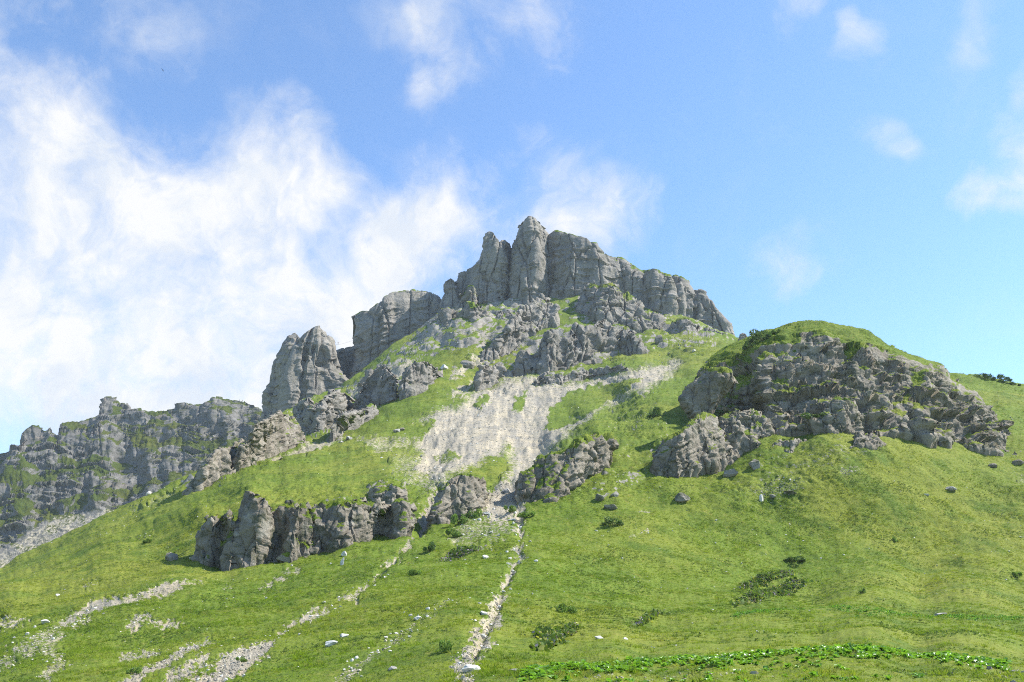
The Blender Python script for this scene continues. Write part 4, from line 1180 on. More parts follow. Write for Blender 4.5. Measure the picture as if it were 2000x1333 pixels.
P_SLOPE = P
BOULDERS = [  # px, py of foot, width px, height px, label, material, turf, yaw, depth override
    (1331, 977, 32, 20, 'grey boulder lying alone in the grass below the knoll', M_SLOPE, 0),
    (1429, 931, 32, 28, 'turf-capped boulder at the shaded foot of the knoll', M_SLOPE, 1),
    (1472, 914, 24, 24, 'pointed grey boulder between the turf-capped boulder and the pale block', M_SLOPE, 0),
    (1489, 978, 9, 20, 'upright cream-white stone standing in a gap in the turf', M_STONE, 0),
    (667, 1103, 9, 19, 'upright white stone casting a shadow below the lower crag band', M_STONE, 0),
    (672, 1088, 12, 12, 'bent white stone just above the upright white stone', M_STONE, 0),
    (337, 1087, 30, 22, 'dark boulder at the left end of the lower crag band', M_KNOLL, 0),
    (921, 1308, 36, 18, 'large flat-topped pale boulder at the bottom of the stony gully', M_STONE, 0),
    (1005, 1309, 28, 8, 'flat grey slab at the left end of the dock plants', M_GREYSTONE, 0),
    (648, 1263, 24, 13, 'white wedge-shaped stone, lower of the two in the left meadow', M_STONE, 0),
    (671, 1247, 18, 9, 'white wedge-shaped stone, upper of the two in the left meadow', M_STONE, 0),
    (816, 1216, 15, 8, 'white stone at the head of the pale rubble trail', M_STONE, 0),
    (948, 1094, 13, 9, 'square white stone in the meadow left of the gully', M_STONE, 0),
    (766, 1306, 20, 10, 'dark half-buried rock in the meadow at the bottom', M_GREYSTONE, 0),
    (945, 1207, 18, 9, 'white block beside the gully track, upper one', M_STONE, 0),
    (949, 1239, 14, 9, 'white block beside the gully track, lower one', M_STONE, 0),
    (1170, 1246, 19, 7, 'pale flat stone with a dark underside in the middle meadow', M_STONE, 0),
    (1222, 1244, 12, 5, 'small pale slab right of the flat stone in the middle meadow', M_STONE, 0),
    (90, 1217, 22, 9, 'long white slab along the edge of the left rubble', M_STONE, 0),
    (113, 1161, 9, 6, 'lone white stone above the left rubble', M_STONE, 0),
    (684, 859, 19, 10, 'pair-like split grey block under the smooth-faced crag', M_GREYSTONE, 0),
    (666, 864, 12, 7, 'smaller block left of the split block under the smooth-faced crag', M_GREYSTONE, 0),
    (774, 845, 16, 10, 'grey block on the grass left of the scree', M_GREYSTONE, 0),
    (786, 841, 11, 8, 'darker block touching the grey block left of the scree', M_KNOLL, 0),
    (869, 722, 18, 13, 'pale boulder on the grass right of the rounded dark crag', M_STONE, 0),
    (912, 716, 30, 22, 'dark hump of rock at the left of the long rib', M_MASSIF, 0),
    (1289, 674, 21, 23, 'pyramid-shaped grey boulder on the saddle', M_MASSIF, 0),
    (1356, 687, 9, 7, 'white stone on the saddle right of the pyramid boulder', M_STONE, 0),
    (288, 967, 14, 12, 'whitish block on the left skyline of the slope', M_STONE, 0),
    (473, 897, 11, 6, 'small pale block on the left crest', M_STONE, 0),
    (762, 783, 20, 12, 'dark block below the triangular crag', M_MASSIF, 0),
    (1808, 969, 12, 4, 'pale flat stone in the bright grass below the knoll tail', M_STONE, 0),
    (1938, 912, 20, 10, 'grey block at the end of the knoll tail', M_KNOLL, 0),
    (1988, 906, 22, 12, 'grey block at the right edge beyond the knoll tail', M_KNOLL, 0),
    (1857, 957, 26, 9, 'dark rock sunk in herbs on the right meadow', M_GREYSTONE, 0),
    (1838, 1196, 24, 6, 'dark flat slab lying on the upper plant terrace', M_GREYSTONE, 0),
    (945, 975, 26, 12, 'flat block in the throat of the gully', M_GREYSTONE, 0),
    (990, 962, 22, 11, 'grey block wedged in the throat of the gully', M_GREYSTONE, 0),
    (1001, 1010, 18, 6, 'pale slab on the debris left of the gully track', M_STONE, 0),
    (950, 1004, 18, 7, 'long pale slab on the debris left of the gully', M_STONE, 0),
    (1201, 975, 18, 14, 'grey block below the mossy crag', M_SLOPE, 0),
    (1172, 978, 20, 18, 'dark block with turf below the mossy crag', M_SLOPE, 1),
    (1192, 993, 30, 12, 'low dark slab below the mossy crag', M_SLOPE, 1),
    (1543, 966, 26, 9, 'grey slab in the turf right of the cream-white stone', M_SLOPE, 1),
    (1510, 972, 14, 8, 'small grey block just right of the cream-white stone', M_SLOPE, 0),
    (810, 1045, 30, 14, 'grey block at the mouth of the pale cleft', M_KNOLL, 0),
    (660, 1078, 22, 9, 'low pale rock under the dark wall of the crag band', M_KNOLL, 0),
    (612, 1088, 30, 18, 'pale broken block at the foot of the crag band', M_KNOLL, 0),
    (558, 1102, 32, 24, 'grassy block at the foot of the narrow pillar', M_KNOLL, 1),
]
for i, (px, py, wpx, hpx, lab, mt, tf) in enumerate(BOULDERS):
    p = surf(px, py)
    m = p[1] / FPX
    o = link('boulder', boulder_mesh('boulder', (wpx * m * 0.95, wpx * m * 0.8, hpx * m * 1.1), 300 + i, 4 if wpx > 14 else 3, turf_top=tf), mt)
    o.location = p
    o.rotation_euler = (0, 0, random.Random(i).uniform(-0.4, 0.4))
    tag(o, lab, 'boulder' if wpx > 13 else 'stone')

# stones one could count, scattered on the meadows: copies of six shapes
rng = np.random.default_rng(77)
STONES = [boulder_mesh('stone', (1, 0.8, 0.55 + 0.1 * k), 500 + k, 2) for k in range(6)]
for me in STONES:
    me.materials.append(M_STONE)
spots = []
for line, n, spread, where_ in (([(1014, 1000), (1017, 1050), (1012, 1090), (985, 1140), (972, 1190), (950, 1230), (930, 1275), (910, 1305)], 60, 13, 'small pale stone lying in the bed of the stony gully'),
                        ([(990, 985), (930, 1030), (960, 1060)], 24, 26, 'small pale stone on the debris at the gully mouth'), ([(860, 1190), (815, 1222), (745, 1268), (680, 1315)], 34, 16, 'small pale stone in the thin trail left of the gully'),
                        ([(740, 1130), (690, 1166), (610, 1197), (530, 1240)], 18, 12, 'small pale stone in the rubble trail below the cleft'), ([(500, 1275), (440, 1300), (400, 1325)], 22, 18, 'small pale stone in the white rubble at bottom left'),
                        ([(190, 1183), (110, 1235), (30, 1285)], 20, 22, 'small pale stone on the long bare streak at far left')):
    pts = resample(line, n)
    for q in pts:
        spots.append((q[0] + rng.normal() * spread, q[1] + rng.normal() * spread * 0.5, rng.uniform(3.5, 9), where_))
for k in range(85):
    x, y = rng.uniform(0, 2000), rng.uniform(1000, 1330)
    if y < np.interp(x, tl[:, 0], tl[:, 1]) + 30 or (1000 < x < 1350 and y < 1000):
        continue
    spots.append((x, y, rng.uniform(2.5, 5.5), 'small pale stone lying alone in the meadow grass'))
for x, y, wpx, lab in spots:
    if y > 1335:
        continue
    p = surf(x, y)
    o = link('stone', STONES[rng.integers(6)], None)
    m = p[1] / FPX
    o.location = p
    o.scale = (wpx * m, wpx * m, wpx * m * rng.uniform(0.6, 1.1))
    o.rotation_euler = (0, 0, rng.uniform(0, 6.28))
    tag(o, lab, 'stone', lab.replace('small pale stone', 'pale stones'))


# ------------------------------------------------------------------ plants
def leaf_ball(name, n, seed, leaf=0.14, flat=0.75, lobes=6):
    rng = np.random.default_rng(seed)
    cen = np.stack([rng.uniform(-0.85, 0.85, lobes), rng.uniform(-0.7, 0.7, lobes), rng.uniform(0.15, 0.75, lobes) * flat], 1)
    rad = rng.uniform(0.20, 0.48, lobes)
    which = rng.integers(0, lobes, n)
    d = rng.normal(size=(n, 3))
    d /= np.linalg.norm(d, axis=1, keepdims=True)
    p = cen[which] + d * (rad[which] * rng.uniform(0.55, 1.05, n))[:, None]
    p[:, 2] = np.abs(p[:, 2])
    a = d + 0.8 * rng.normal(size=(n, 3))
    a[:, 2] += 0.6
    a /= np.linalg.norm(a, axis=1, keepdims=True)
    b = np.cross(a, rng.normal(size=(n, 3)))
    b /= np.linalg.norm(b, axis=1, keepdims=True)
    s = leaf * rng.uniform(0.6, 1.3, n)[:, None]
    v = np.stack([p - a * s * 0.5, p + b * s * 0.32, p + a * s * 0.7, p - b * s * 0.32], 1).reshape(-1, 3)
    return mesh_np(name, v, np.arange(4 * n).reshape(n, 4), smooth=False)


def stem_mesh(name, seed):
    rng = np.random.default_rng(seed)
    v, f = [], []
    for k in range(6):
        base = np.array([rng.uniform(-0.15, 0.15), rng.uniform(-0.15, 0.15), -0.15])
        tip = np.array([rng.uniform(-0.6, 0.6), rng.uniform(-0.6, 0.6), rng.uniform(0.35, 0.6)])
        i0 = len(v)
        for c, r in ((base, 0.035), (tip, 0.012)):
            for j in range(4):
                a = j * math.pi / 2
                v.append(c + r * np.array([math.cos(a), math.sin(a), 0]))
        for j in range(4):
            f.append((i0 + j, i0 + (j + 1) % 4, i0 + 4 + (j + 1) % 4, i0 + 4 + j))
    return mesh_np(name, np.array(v), np.array(f, np.int32), smooth=False)


FOLIAGE = [leaf_ball('foliage', 1300, 900 + k, 0.15, 0.8) for k in range(3)]
STEM = stem_mesh('stem', 5)
PATCH = [leaf_ball('foliage', 900, 950 + k, 0.16, 0.55, 7) for k in range(2)]
SHRUBS = [  # px, py foot, width, height, label, material, depth or None
    (1490, 666, 40, 22, 'dark dwarf pine bush on the left brow of the knoll', M_PINE, 'knoll'),
    (1464, 680, 30, 14, 'low dwarf pine bush lower down the left brow of the knoll', M_PINE, 'knoll'),
    (1514, 652, 20, 12, 'small bush just below the top of the knoll', M_SHRUB, 'knoll'),
    (1922, 742, 26, 12, 'low bush on the right skyline, left end of the bush row', M_PINE, None),
    (1940, 744, 30, 13, 'tallest bush in the row on the right skyline', M_PINE, None),
    (1962, 748, 26, 11, 'bush on the right skyline, right of the tallest one', M_PINE, None),
    (1982, 752, 22, 8, 'last small bush of the row on the right skyline', M_PINE, None),
    (1277, 814, 32, 20, 'dark round shrub on the grass hump left of the knoll', M_PINE, None),
    (995, 1000, 24, 16, 'bright green shrub on the debris at the gully mouth', M_SHRUB, None),
    (918, 1012, 30, 20, 'green shrub beside the dark layered crag at the gully', M_SHRUB, None),
    (900, 1024, 28, 20, 'shrub below the dark layered crag, uphill of the lowest one', M_SHRUB, None),
    (884, 1046, 26, 20, 'lowest shrub in the row below the dark layered crag', M_SHRUB, None),
    (838, 1082, 26, 18, 'dark shrub in the meadow right of the crag band', M_PINE, None),
    (812, 1130, 20, 12, 'small shrub in the meadow below the pale cleft', M_SHRUB, None),
    (872, 1276, 28, 26, 'grey-green spiky shrub left of the stony gully', M_SHRUB, None),
    (1198, 1030, 32, 14, 'low dark shrub in the grass below the mossy crag', M_PINE, None),
    (1555, 1096, 48, 11, 'low dark juniper patch on the right meadow', M_PINE, None),
    (1028, 1005, 30, 14, 'grey-green shrub right of the gully mouth', M_SHRUB, None),
    (1404, 815, 40, 18, 'dark green shrub in the shaded cleft of the knoll', M_PINE, 'knollmid'),
    (1590, 818, 46, 14, 'dark green shrub on a ledge low on the knoll face', M_PINE, 'knollmid'),
    (286, 1060, 16, 10, 'small green shrub on the left meadow', M_SHRUB, None),
    (1750, 1058, 12, 12, 'small flowering shrub in the right meadow', M_SHRUB, None),
    (1685, 1160, 10, 10, 'tiny dark herb clump on the right meadow', M_SHRUB, None),
    (1985, 1128, 24, 12, 'dark herb clump at the right edge of the meadow', M_SHRUB, None),
    (260, 1317, 20, 14, 'dark bushy clump at the bottom of the left rubble', M_SHRUB, None),
    (1108, 1200, 40, 18, 'dark herb clump in the middle meadow', M_SHRUB, None),
    (470, 1292, 18, 10, 'small bush growing in the white rubble at bottom left', M_SHRUB, None),
]
VIEW = bpy.context.view_layer


def shrub(px, py, wpx, hpx, lab, mt, where, cat='shrub', balls=FOLIAGE, i=0):
    if where == 'knoll':
        p = at(px, py, 222.0)
    elif where == 'knollmid':
        p = at(px, py, 196.0)
    else:
        p = surf(px, py)
    if where:
        hit, loc, *_ = scene.ray_cast(VIEW.depsgraph, (0, 0, EYE), tuple(np.array(raydir(px, py)) / np.linalg.norm(raydir(px, py))))
        if hit:
            p = np.array(loc)
    m = p[1] / FPX
    e = bpy.data.objects.new('shrub' if cat == 'shrub' else 'flower_patch', None)
    COL.objects.link(e)
    e.location = p
    e.scale = (wpx * m * 0.62, wpx * m * 0.55, hpx * m * 1.0)
    e.rotation_euler = (0, 0, i * 1.7)
    me = balls[i % len(balls)].copy()
    fo = link('foliage', me, mt, e)
    link('stem', STEM, M_WOOD, e)
    tag(e, lab, cat)
    return e


VIEW.update()
for i, a in enumerate(SHRUBS):
    shrub(*a, i=i)
# flowering patches on the right meadow
PATCHES = [(1495, 1146, 90, 18, 'upper flowering herb patch on the right meadow'), (1505, 1172, 110, 20, 'lower and larger flowering herb patch on the right meadow'),
           (1105, 1240, 44, 12, 'flowering herb patch in the middle meadow'), (1065, 1245, 40, 12, 'flowering herb patch above the left end of the dock plants'),
           (905, 1088, 70, 16, 'brownish flower patch left of the gully track'), (1075, 1268, 50, 12, 'yellow-green herb patch just above the dock plants'),
           (1265, 1218, 50, 10, 'thin yellow-green herb patch in the middle meadow')]
for i, (px, py, wpx, hpx, lab) in enumerate(PATCHES):
    p = surf(px, py)
    m = p[1] / FPX
    rng = np.random.default_rng(1200 + i)
    n = int(wpx * hpx * (1.4 if i < 2 else 0.7))
    e = bpy.data.objects.new('flower_patch', None)
    COL.objects.link(e)
    e.location = p
    tag(e, lab, 'flower patch')
    pts = []
    for k in range(n):
        ax, ay = rng.normal() * wpx * 0.23, rng.normal() * hpx * 0.20
        pts.append(surf(px + ax, py - hpx * 0.4 + ay - ax * 0.28) - p + np.array([0, 0, rng.uniform(0.05, 0.45)]))
    pts = np.array(pts)
    for nm, mt, sel, sz in (('foliage', M_HERB, slice(0, n, 2), 0.34), ('blossom', M_PALEHERB if i not in (4,) else M_FLOWER, slice(1, n, 4), 0.20), ('flower', M_FLOWER, slice(3, n, 4), 0.17)):
        q = pts[sel]
        k = len(q)
        a = rng.normal(size=(k, 3)); a[:, 2] = np.abs(a[:, 2]); a /= np.linalg.norm(a, axis=1, keepdims=True)
        b = np.cross(a, rng.normal(size=(k, 3))); b /= np.linalg.norm(b, axis=1, keepdims=True)
        s = sz * rng.uniform(0.6, 1.4, k)[:, None]
        v = np.stack([q - a * s, q + b * s * 0.6, q + a * s, q - b * s * 0.6], 1).reshape(-1, 3)
        link(nm, mesh_np(nm, v, np.arange(4 * k).reshape(k, 4), smooth=False), mt, e)


# dock plants along the near bank
def dock_mesh(seed):
    rng = np.random.default_rng(seed)
    v, f = [], []
    for k in range(13):
        a = rng.uniform(0, 6.283)
        el = rng.uniform(0.25, 1.25)
        L = rng.uniform(0.22, 0.42)
        wd = L * rng.uniform(0.26, 0.36)
        d = np.array([math.cos(a) * math.cos(el), math.sin(a) * math.cos(el), math.sin(el)])
        side = np.array([-math.sin(a), math.cos(a), 0])
        root = np.array([rng.normal() * 0.08, rng.normal() * 0.08, 0])
        i0 = len(v)
        for t, ww, drop in ((0.0, 0.05, 0), (0.35, 0.8, 0), (0.65, 1.0, 0.04), (1.0, 0.35, 0.14), (1.12, 0.02, 0.2)):
            c = root + d * L * t + np.array([0, 0, -drop * L * 2])
            v += [c - side * wd * ww + np.array([0, 0, 0.02 * ww]), c + np.array([0, 0, -0.02 * ww]), c + side * wd * ww + np.array([0, 0, 0.02 * ww])]
        for r in range(4):
            for c in range(2):
                q = i0 + r * 3 + c
                f.append((q, q + 1, q + 4, q + 3))
    return mesh_np('dock_plant', np.array(v), np.array(f, np.int32), smooth=True)


DOCKS = [dock_mesh(700 + k) for k in range(5)]
for me in DOCKS:
    me.materials.append(M_DOCK)
rng = np.random.default_rng(31)
bank = [(1020, 1314), (1050, 1308), (1200, 1298), (1400, 1287), (1600, 1274), (1700, 1272), (1850, 1285), (1960, 1298)]
bp = resample(bank, 400)
for k in range(285):
    if k < 235:
        q = bp[rng.integers(0, 400)]
        x, y = q[0] + rng.normal() * 5, q[1] + abs(rng.normal()) * 5.5 - 2
    else:
        x, y = rng.uniform(1030, 1800), 0
        y = np.interp(x, [b[0] for b in bank], [b[1] for b in bank]) + rng.uniform(8, 45)
    if y > 1340:
        continue
    p = surf(x, y)
    o = link('dock_plant', DOCKS[rng.integers(5)], None)
    o.location = p
    s = rng.uniform(0.65, 1.15) * (0.8 if k >= 235 else 1.0)
    o.scale = (s, s, s)
    o.rotation_euler = (rng.normal() * 0.1, rng.normal() * 0.1, rng.uniform(0, 6.28))
    tag(o, 'broad-leaved bright green dock plant on the near meadow bank', 'plant', 'dock plants along the near bank')


# ------------------------------------------------------------------ grass, herbs and loose rubble: nobody could count them
def blades(name, n, seed, spread=0.5, h=1.0, wd=0.06, lean=0.5):
    rng = np.random.default_rng(seed)
    v = []
    for k in range(n):
        a, r = rng.uniform(0, 6.283), spread * math.sqrt(rng.uniform())
        b = np.array([math.cos(a) * r, math.sin(a) * r, -0.08])
        t2 = rng.uniform(0, 6.283)
        tip = b + np.array([math.cos(a) * lean * rng.uniform(0, 1), math.sin(a) * lean * rng.uniform(0, 1), h * rng.uniform(0.55, 1.0)])
        s = np.array([math.cos(t2), math.sin(t2), 0]) * wd * rng.uniform(0.7, 1.3)
        v += [b - s, b + s, tip]
    return mesh_np(name, np.array(v), np.arange(3 * n).reshape(n, 3), smooth=False, tris=True)


def stone_low(seed):
    rng = np.random.default_rng(seed)
    v, f = ico(1)
    v = v * rng.uniform(0.65, 1.15, (len(v), 1))
    v *= np.array([0.55, 0.45, 0.32])
    return mesh_np('rubble', v, f, smooth=False, tris=True)


def source(name, meshes, mat):
    c = bpy.data.collections.new(name)
    for me in meshes:
        me.materials.append(mat)
        c.objects.link(bpy.data.objects.new(name, me))
    return c


def scatter(name, coll, pos, scl, rot, label, nvar):
    me = bpy.data.meshes.new(name)
    n = len(pos)
    me.vertices.add(n)
    me.vertices.foreach_set('co', np.ascontiguousarray(pos, np.float32).ravel())
    for nm, ty, val in (('scl', 'FLOAT_VECTOR', scl), ('rot', 'FLOAT_VECTOR', rot)):
        a = me.attributes.new(nm, ty, 'POINT')
        a.data.foreach_set('vector', np.ascontiguousarray(val, np.float32).ravel())
    a = me.attributes.new('pick', 'INT', 'POINT')
    a.data.foreach_set('value', np.random.default_rng(n).integers(0, nvar, n).astype(np.int32))
    o = bpy.data.objects.new(name, me)
    COL.objects.link(o)
    g = bpy.data.node_groups.new(name, 'GeometryNodeTree')
    g.interface.new_socket('Geometry', in_out='INPUT', socket_type='NodeSocketGeometry')
    g.interface.new_socket('Geometry', in_out='OUTPUT', socket_type='NodeSocketGeometry')
    gi, go = g.nodes.new('NodeGroupInput'), g.nodes.new('NodeGroupOutput')
    ins = g.nodes.new('GeometryNodeInstanceOnPoints')
    ci = g.nodes.new('GeometryNodeCollectionInfo')
    ci.inputs['Collection'].default_value = coll
    ci.inputs['Separate Children'].default_value = True
    ci.inputs['Reset Children'].default_value = True
    ins.inputs['Pick Instance'].default_value = True

    def named(nm, ty):
        nd = g.nodes.new('GeometryNodeInputNamedAttribute')
        nd.data_type = ty
        nd.inputs['Name'].default_value = nm
        return nd.outputs['Attribute']
    L = g.links.new
    L(gi.outputs[0], ins.inputs['Points'])
    L(ci.outputs[0], ins.inputs['Instance'])
    L(named('pick', 'INT'), ins.inputs['Instance Index'])
    L(named('scl', 'FLOAT_VECTOR'), ins.inputs['Scale'])
    rv = named('rot', 'FLOAT_VECTOR')
    e2r = g.nodes.new('FunctionNodeEulerToRotation')
    L(rv, e2r.inputs[0])
    L(e2r.outputs[0], ins.inputs['Rotation'])
    L(ins.outputs[0], go.inputs[0])
    md = o.modifiers.new('scatter', 'NODES')
    md.node_group = g
    tag(o, label, kind='stuff')
    return o


SP = np.concatenate([s[0] for s in SCATTER]).astype(np.float64)
SN = np.concatenate([s[1] for s in SCATTER])
SA = np.concatenate([np.broadcast_to(s[2], (len(s[0]),)) for s in SCATTER])
SG = np.concatenate([s[3] for s in SCATTER])
SB = np.concatenate([s[4] for s in SCATTER])
SL = np.concatenate([np.full(len(s[0]), 1 if k == 0 else 0) for k, s in enumerate(SCATTER)])
SX, SY = np.concatenate([s[5] for s in SCATTER]), np.concatenate([s[6] for s in SCATTER])
rng = np.random.default_rng(5)
ND = SP[:, 1]


def choose(weight, n):
    c = np.cumsum(weight)
    i = np.searchsorted(c, rng.uniform(0, c[-1], n))
    return np.minimum(i, len(weight) - 1)


def place(i, jitter=1.0):
    p = SP[i].copy()
    j = (ND[i] / FPX * 1.0 * jitter)[:, None]
    d = rng.normal(size=(len(i), 3)) * j
    nrm = SN[i]
    d -= (d * nrm).sum(1, keepdims=True) * nrm
    return p + d


def euler_upright(i, lean=0.25, follow=0.35):
    r = rng.normal(size=(len(i), 3)) * lean
    r[:, 2] = rng.uniform(0, 6.283, len(i))
    return r


tuft = source('tuft', [blades('tuft', 12, 40 + k, 0.55, 0.75, 0.075, 0.5) for k in range(5)], M_BLADE)
wt = SA * np.clip((SG - 0.35) * 2, 0, 1) * np.clip(1 - SB * 1.25, 0, 1) * sstep(520, 420, ND) * (0.45 + 0.55 * sstep(60, 110, ND))
i = choose(wt, 250000)
pos = place(i)
base = np.maximum(0.17, 1.5 * ND[i] / FPX) * np.where(ND[i] < 75, 0.8, 1.0)
sz = base * rng.uniform(0.6, 1.35, len(i))
patch = fbm((pos / 3.0).astype(np.float32), 2, 88)
sz *= 1 + 0.35 * patch
fpos, fsz = [], []
for Bf in FEET[1:]:
    for k in range(int(len(Bf) * 1.6)):
        x, y = Bf[rng.integers(len(Bf))]
        if y > 560 and slope_depth(x, y)[0] < 480:
            fpos.append(surf(x + rng.normal() * 3, y + rng.normal() * 4 - 1))
            fsz.append(fpos[-1][1] / FPX * rng.uniform(1.6, 3.6))
for (px, py, wpx, *_r) in BOULDERS:
    for k in range(int(6 + wpx * 0.5)):
        fpos.append(surf(px + rng.uniform(-0.6, 0.6) * wpx, py + rng.normal() * 1.5 + 1))
        fsz.append(fpos[-1][1] / FPX * rng.uniform(1.5, 3.2))
pos = np.concatenate([pos, np.array(fpos)])
sz = np.concatenate([sz, np.array(fsz)])
i = np.arange(len(pos)) % len(SP)
scatter('grass', tuft, pos, np.stack([sz * 1.3, sz * 1.3, sz * rng.uniform(0.6, 1.3, len(i)) * np.where(pos[:, 1] < 78, 0.55, 1.0)], 1), euler_upright(i), 'short alpine grass covering the slopes and ledges', 5)

tus = source('tussock', [blades('tussock', 26, 240 + k, 0.5, 0.8, 0.05, 0.7) for k in range(4)], M_BLADE)
hn = sstep(-0.1, 0.4, fbm((SP / 6.0).astype(np.float32), 3, 191))
i = choose(wt * hn * (SL > 0) * sstep(480, 300, ND), 24000)
pos = place(i)
sz = np.maximum(0.28, 2.3 * ND[i] / FPX) * rng.uniform(0.6, 1.5, len(i))
scatter('tussocks', tus, pos, np.stack([sz * 1.2, sz * 1.2, sz * rng.uniform(0.6, 1.1, len(i))], 1), euler_upright(i, 0.15), 'longer tussocks of grass standing out of the short turf', 4)
herb = source('herb', [leaf_ball('herb', 16, 60 + k, 0.42, 0.5, 3) for k in range(4)], M_HERB)
hn = sstep(0.0, 0.45, fbm((SP / 9.0).astype(np.float32), 3, 91))
i = choose(wt * hn * (SL > 0) * sstep(420, 150, ND), 26000)
pos = place(i)
sz = np.maximum(0.16, 1.9 * ND[i] / FPX) * rng.uniform(0.5, 1.7, len(i)) * np.where(ND[i] < 70, 0.6, 1)
scatter('herb_clumps', herb, pos, np.stack([sz, sz, sz * 0.8], 1), euler_upright(i, 0.1), 'dark leafy herbs dotted through the meadow', 4)

yel = source('yellow_herb', [leaf_ball('yellow_herb', 9, 80 + k, 0.5, 0.6, 2) for k in range(4)], M_PALEHERB)
i = choose(wt * sstep(-0.1, 0.45, fbm((SP / 14.0).astype(np.float32), 3, 95)) * (SL > 0) * sstep(200, 130, ND) * sstep(60, 80, ND), 5200)
pos = place(i)
sz = np.maximum(0.10, 1.0 * ND[i] / FPX) * rng.uniform(0.5, 1.3, len(i))
pos[:, 2] += sz * 0.5
scatter('yellow_herbs', yel, pos, np.stack([sz, sz, sz * 1.3], 1), euler_upright(i, 0.1), 'pale yellow flower heads sprinkled over the meadow', 4)

rub = source('rubble', [stone_low(20 + k) for k in range(6)], M_SCREE)
wr = SA * np.clip(SB * 1.3 - 0.25, 0, 1) * (SL > 0) * np.where(ND < 170, 0.30, 0.9)
i = choose(wr, 52000)
pos = place(i)
sz = np.maximum(0.12, np.where(ND[i] > 190, 0.9, 1.6) * ND[i] / FPX) * np.exp(rng.normal(size=len(i)) * 0.5) * 0.9
scatter('loose_rubble', rub, pos, np.stack([sz, sz, sz], 1), euler_upright(i, 0.6), 'pale loose stones of the scree and the bare patches', 6)
low = source('bank_leaf', [leaf_ball('bank_leaf', 12, 180 + k, 0.6, 0.5, 3) for k in range(4)], M_DOCK)
dk = bpy.data.collections.new('dock_leaves')
for me in DOCKS:
    dk.objects.link(bpy.data.objects.new('dock_leaf', me))
q = bp[rng.integers(0, 400, 620)]
pos = np.array([surf(x + rng.normal() * 6, min(1341, y + abs(rng.normal()) * 8 - 3)) for x, y in q])
sz = rng.uniform(0.45, 0.95, len(pos))
scatter('dock_leaves', dk, pos, np.stack([sz, sz, sz], 1), np.stack([pos[:, 0] * 0, pos[:, 0] * 0, pos[:, 0] * 9], 1), 'dense bright green dock leaves filling the near bank', 5)
b2 = resample([(1430, 1214), (1480, 1204), (1600, 1197), (1800, 1198), (2010, 1208)], 900)
pos = np.array([surf(x + rng.normal() * 2, y + rng.normal() * 2.0) for x, y in b2[rng.integers(0, 900, 900)] if x + y > 0])
sz = 0.22 * rng.uniform(0.5, 1.4, len(pos))
scatter('bank_leaves', low, pos, np.stack([sz, sz, sz], 1), np.stack([pos[:, 0] * 0, pos[:, 0] * 0, pos[:, 0] * 7], 1), 'thin line of bright leafy plants along the upper terrace edge', 4)
white = source('white_pebbles', [stone_low(50 + k) for k in range(5)], M_STONE)
i = choose(SA * (0.05 + SB + 0.6 * (SG < 0.5) * (ND > 240)) * (SL > 0) * sstep(60, 110, ND) * (0.2 + sstep(0.0, 0.5, fbm((SP / 12.0).astype(np.float32), 2, 97))), 6500)
pos = place(i)
sz = np.maximum(0.12, 1.7 * ND[i] / FPX) * np.exp(rng.normal(size=len(i)) * 0.45)
scatter('white_pebbles', white, pos, np.stack([sz, sz, sz * 0.8], 1), euler_upright(i, 0.5), 'scattered whitish stones on the grass and among the crags', 5)


# ------------------------------------------------------------------ people, highline, bird
def skin_person(name, joints, edges, radii, mat):
    me = bpy.data.meshes.new(name)
    me.from_pydata(joints, edges, [])
    o = bpy.data.objects.new(name, me)
    COL.objects.link(o)
    md = o.modifiers.new('skin', 'SKIN')
    for k, r in enumerate(radii):
        me.skin_vertices[0].data[k].radius = (r, r)
    me.skin_vertices[0].data[0].use_root = True
    o.modifiers.new('sub', 'SUBSURF').levels = 1
    me.materials.append(mat)
    return o


def person(loc, yaw, label, shirt, trousers, arms_out):
    J = [(0, 0, .95), (0, 0, 1.2), (0, 0, 1.42), (0, 0, 1.52), (0, 0, 1.66), (-.1, 0, .9), (-.12, .03, .5), (-.12, 0, .06), (-.12, -.12, .03), (.1, 0, .9), (.12, -.03, .5), (.12, 0, .06), (.12, -.12, .03)]
    if arms_out:
        J += [(-.2, 0, 1.4), (-.42, 0, 1.58), (-.52, 0, 1.85), (.2, 0, 1.4), (.45, 0, 1.5), (.62, 0, 1.72)]
    else:
        J += [(-.2, 0, 1.4), (-.27, .03, 1.12), (-.25, -.08, .88), (.2, 0, 1.4), (.27, .03, 1.12), (.25, -.08, .88)]
    E = [(0, 1), (1, 2), (2, 3), (3, 4), (0, 5), (5, 6), (6, 7), (7, 8), (0, 9), (9, 10), (10, 11), (11, 12), (2, 13), (13, 14), (14, 15), (2, 16), (16, 17), (17, 18)]
    Rr = [.14, .14, .15, .06, .11, .1, .07, .05, .045, .1, .07, .05, .045, .07, .05, .035, .07, .05, .035]
    skin = simple_material('skin', (0.5, 0.33, 0.25))
    body = skin_person('person', J, E, Rr, skin)
    body.location = loc
    body.rotation_euler = (0, 0, yaw)
    tag(body, label, 'person')
    jac = skin_person('jacket', [J[0], J[1], J[2], J[13], J[14], J[16], J[17]], [(0, 1), (1, 2), (2, 3), (3, 4), (2, 5), (5, 6)], [.17, .165, .17, .085, .065, .085, .065], shirt)
    jac.parent = body
    tr = skin_person('trousers', [J[0], J[5], J[6], J[7], J[9], J[10], J[11]], [(0, 1), (1, 2), (2, 3), (0, 4), (4, 5), (5, 6)], [.16, .115, .085, .065, .115, .085, .065], trousers)
    tr.parent = body
    v, f = ico(2)
    hair = mesh_np('hair', v[:] * np.array([.105, .12, .10]), f, tris=True)
    h = link('hair', hair, M_WOOD, body)
    h.location = (0, .02, 1.73)
    return body


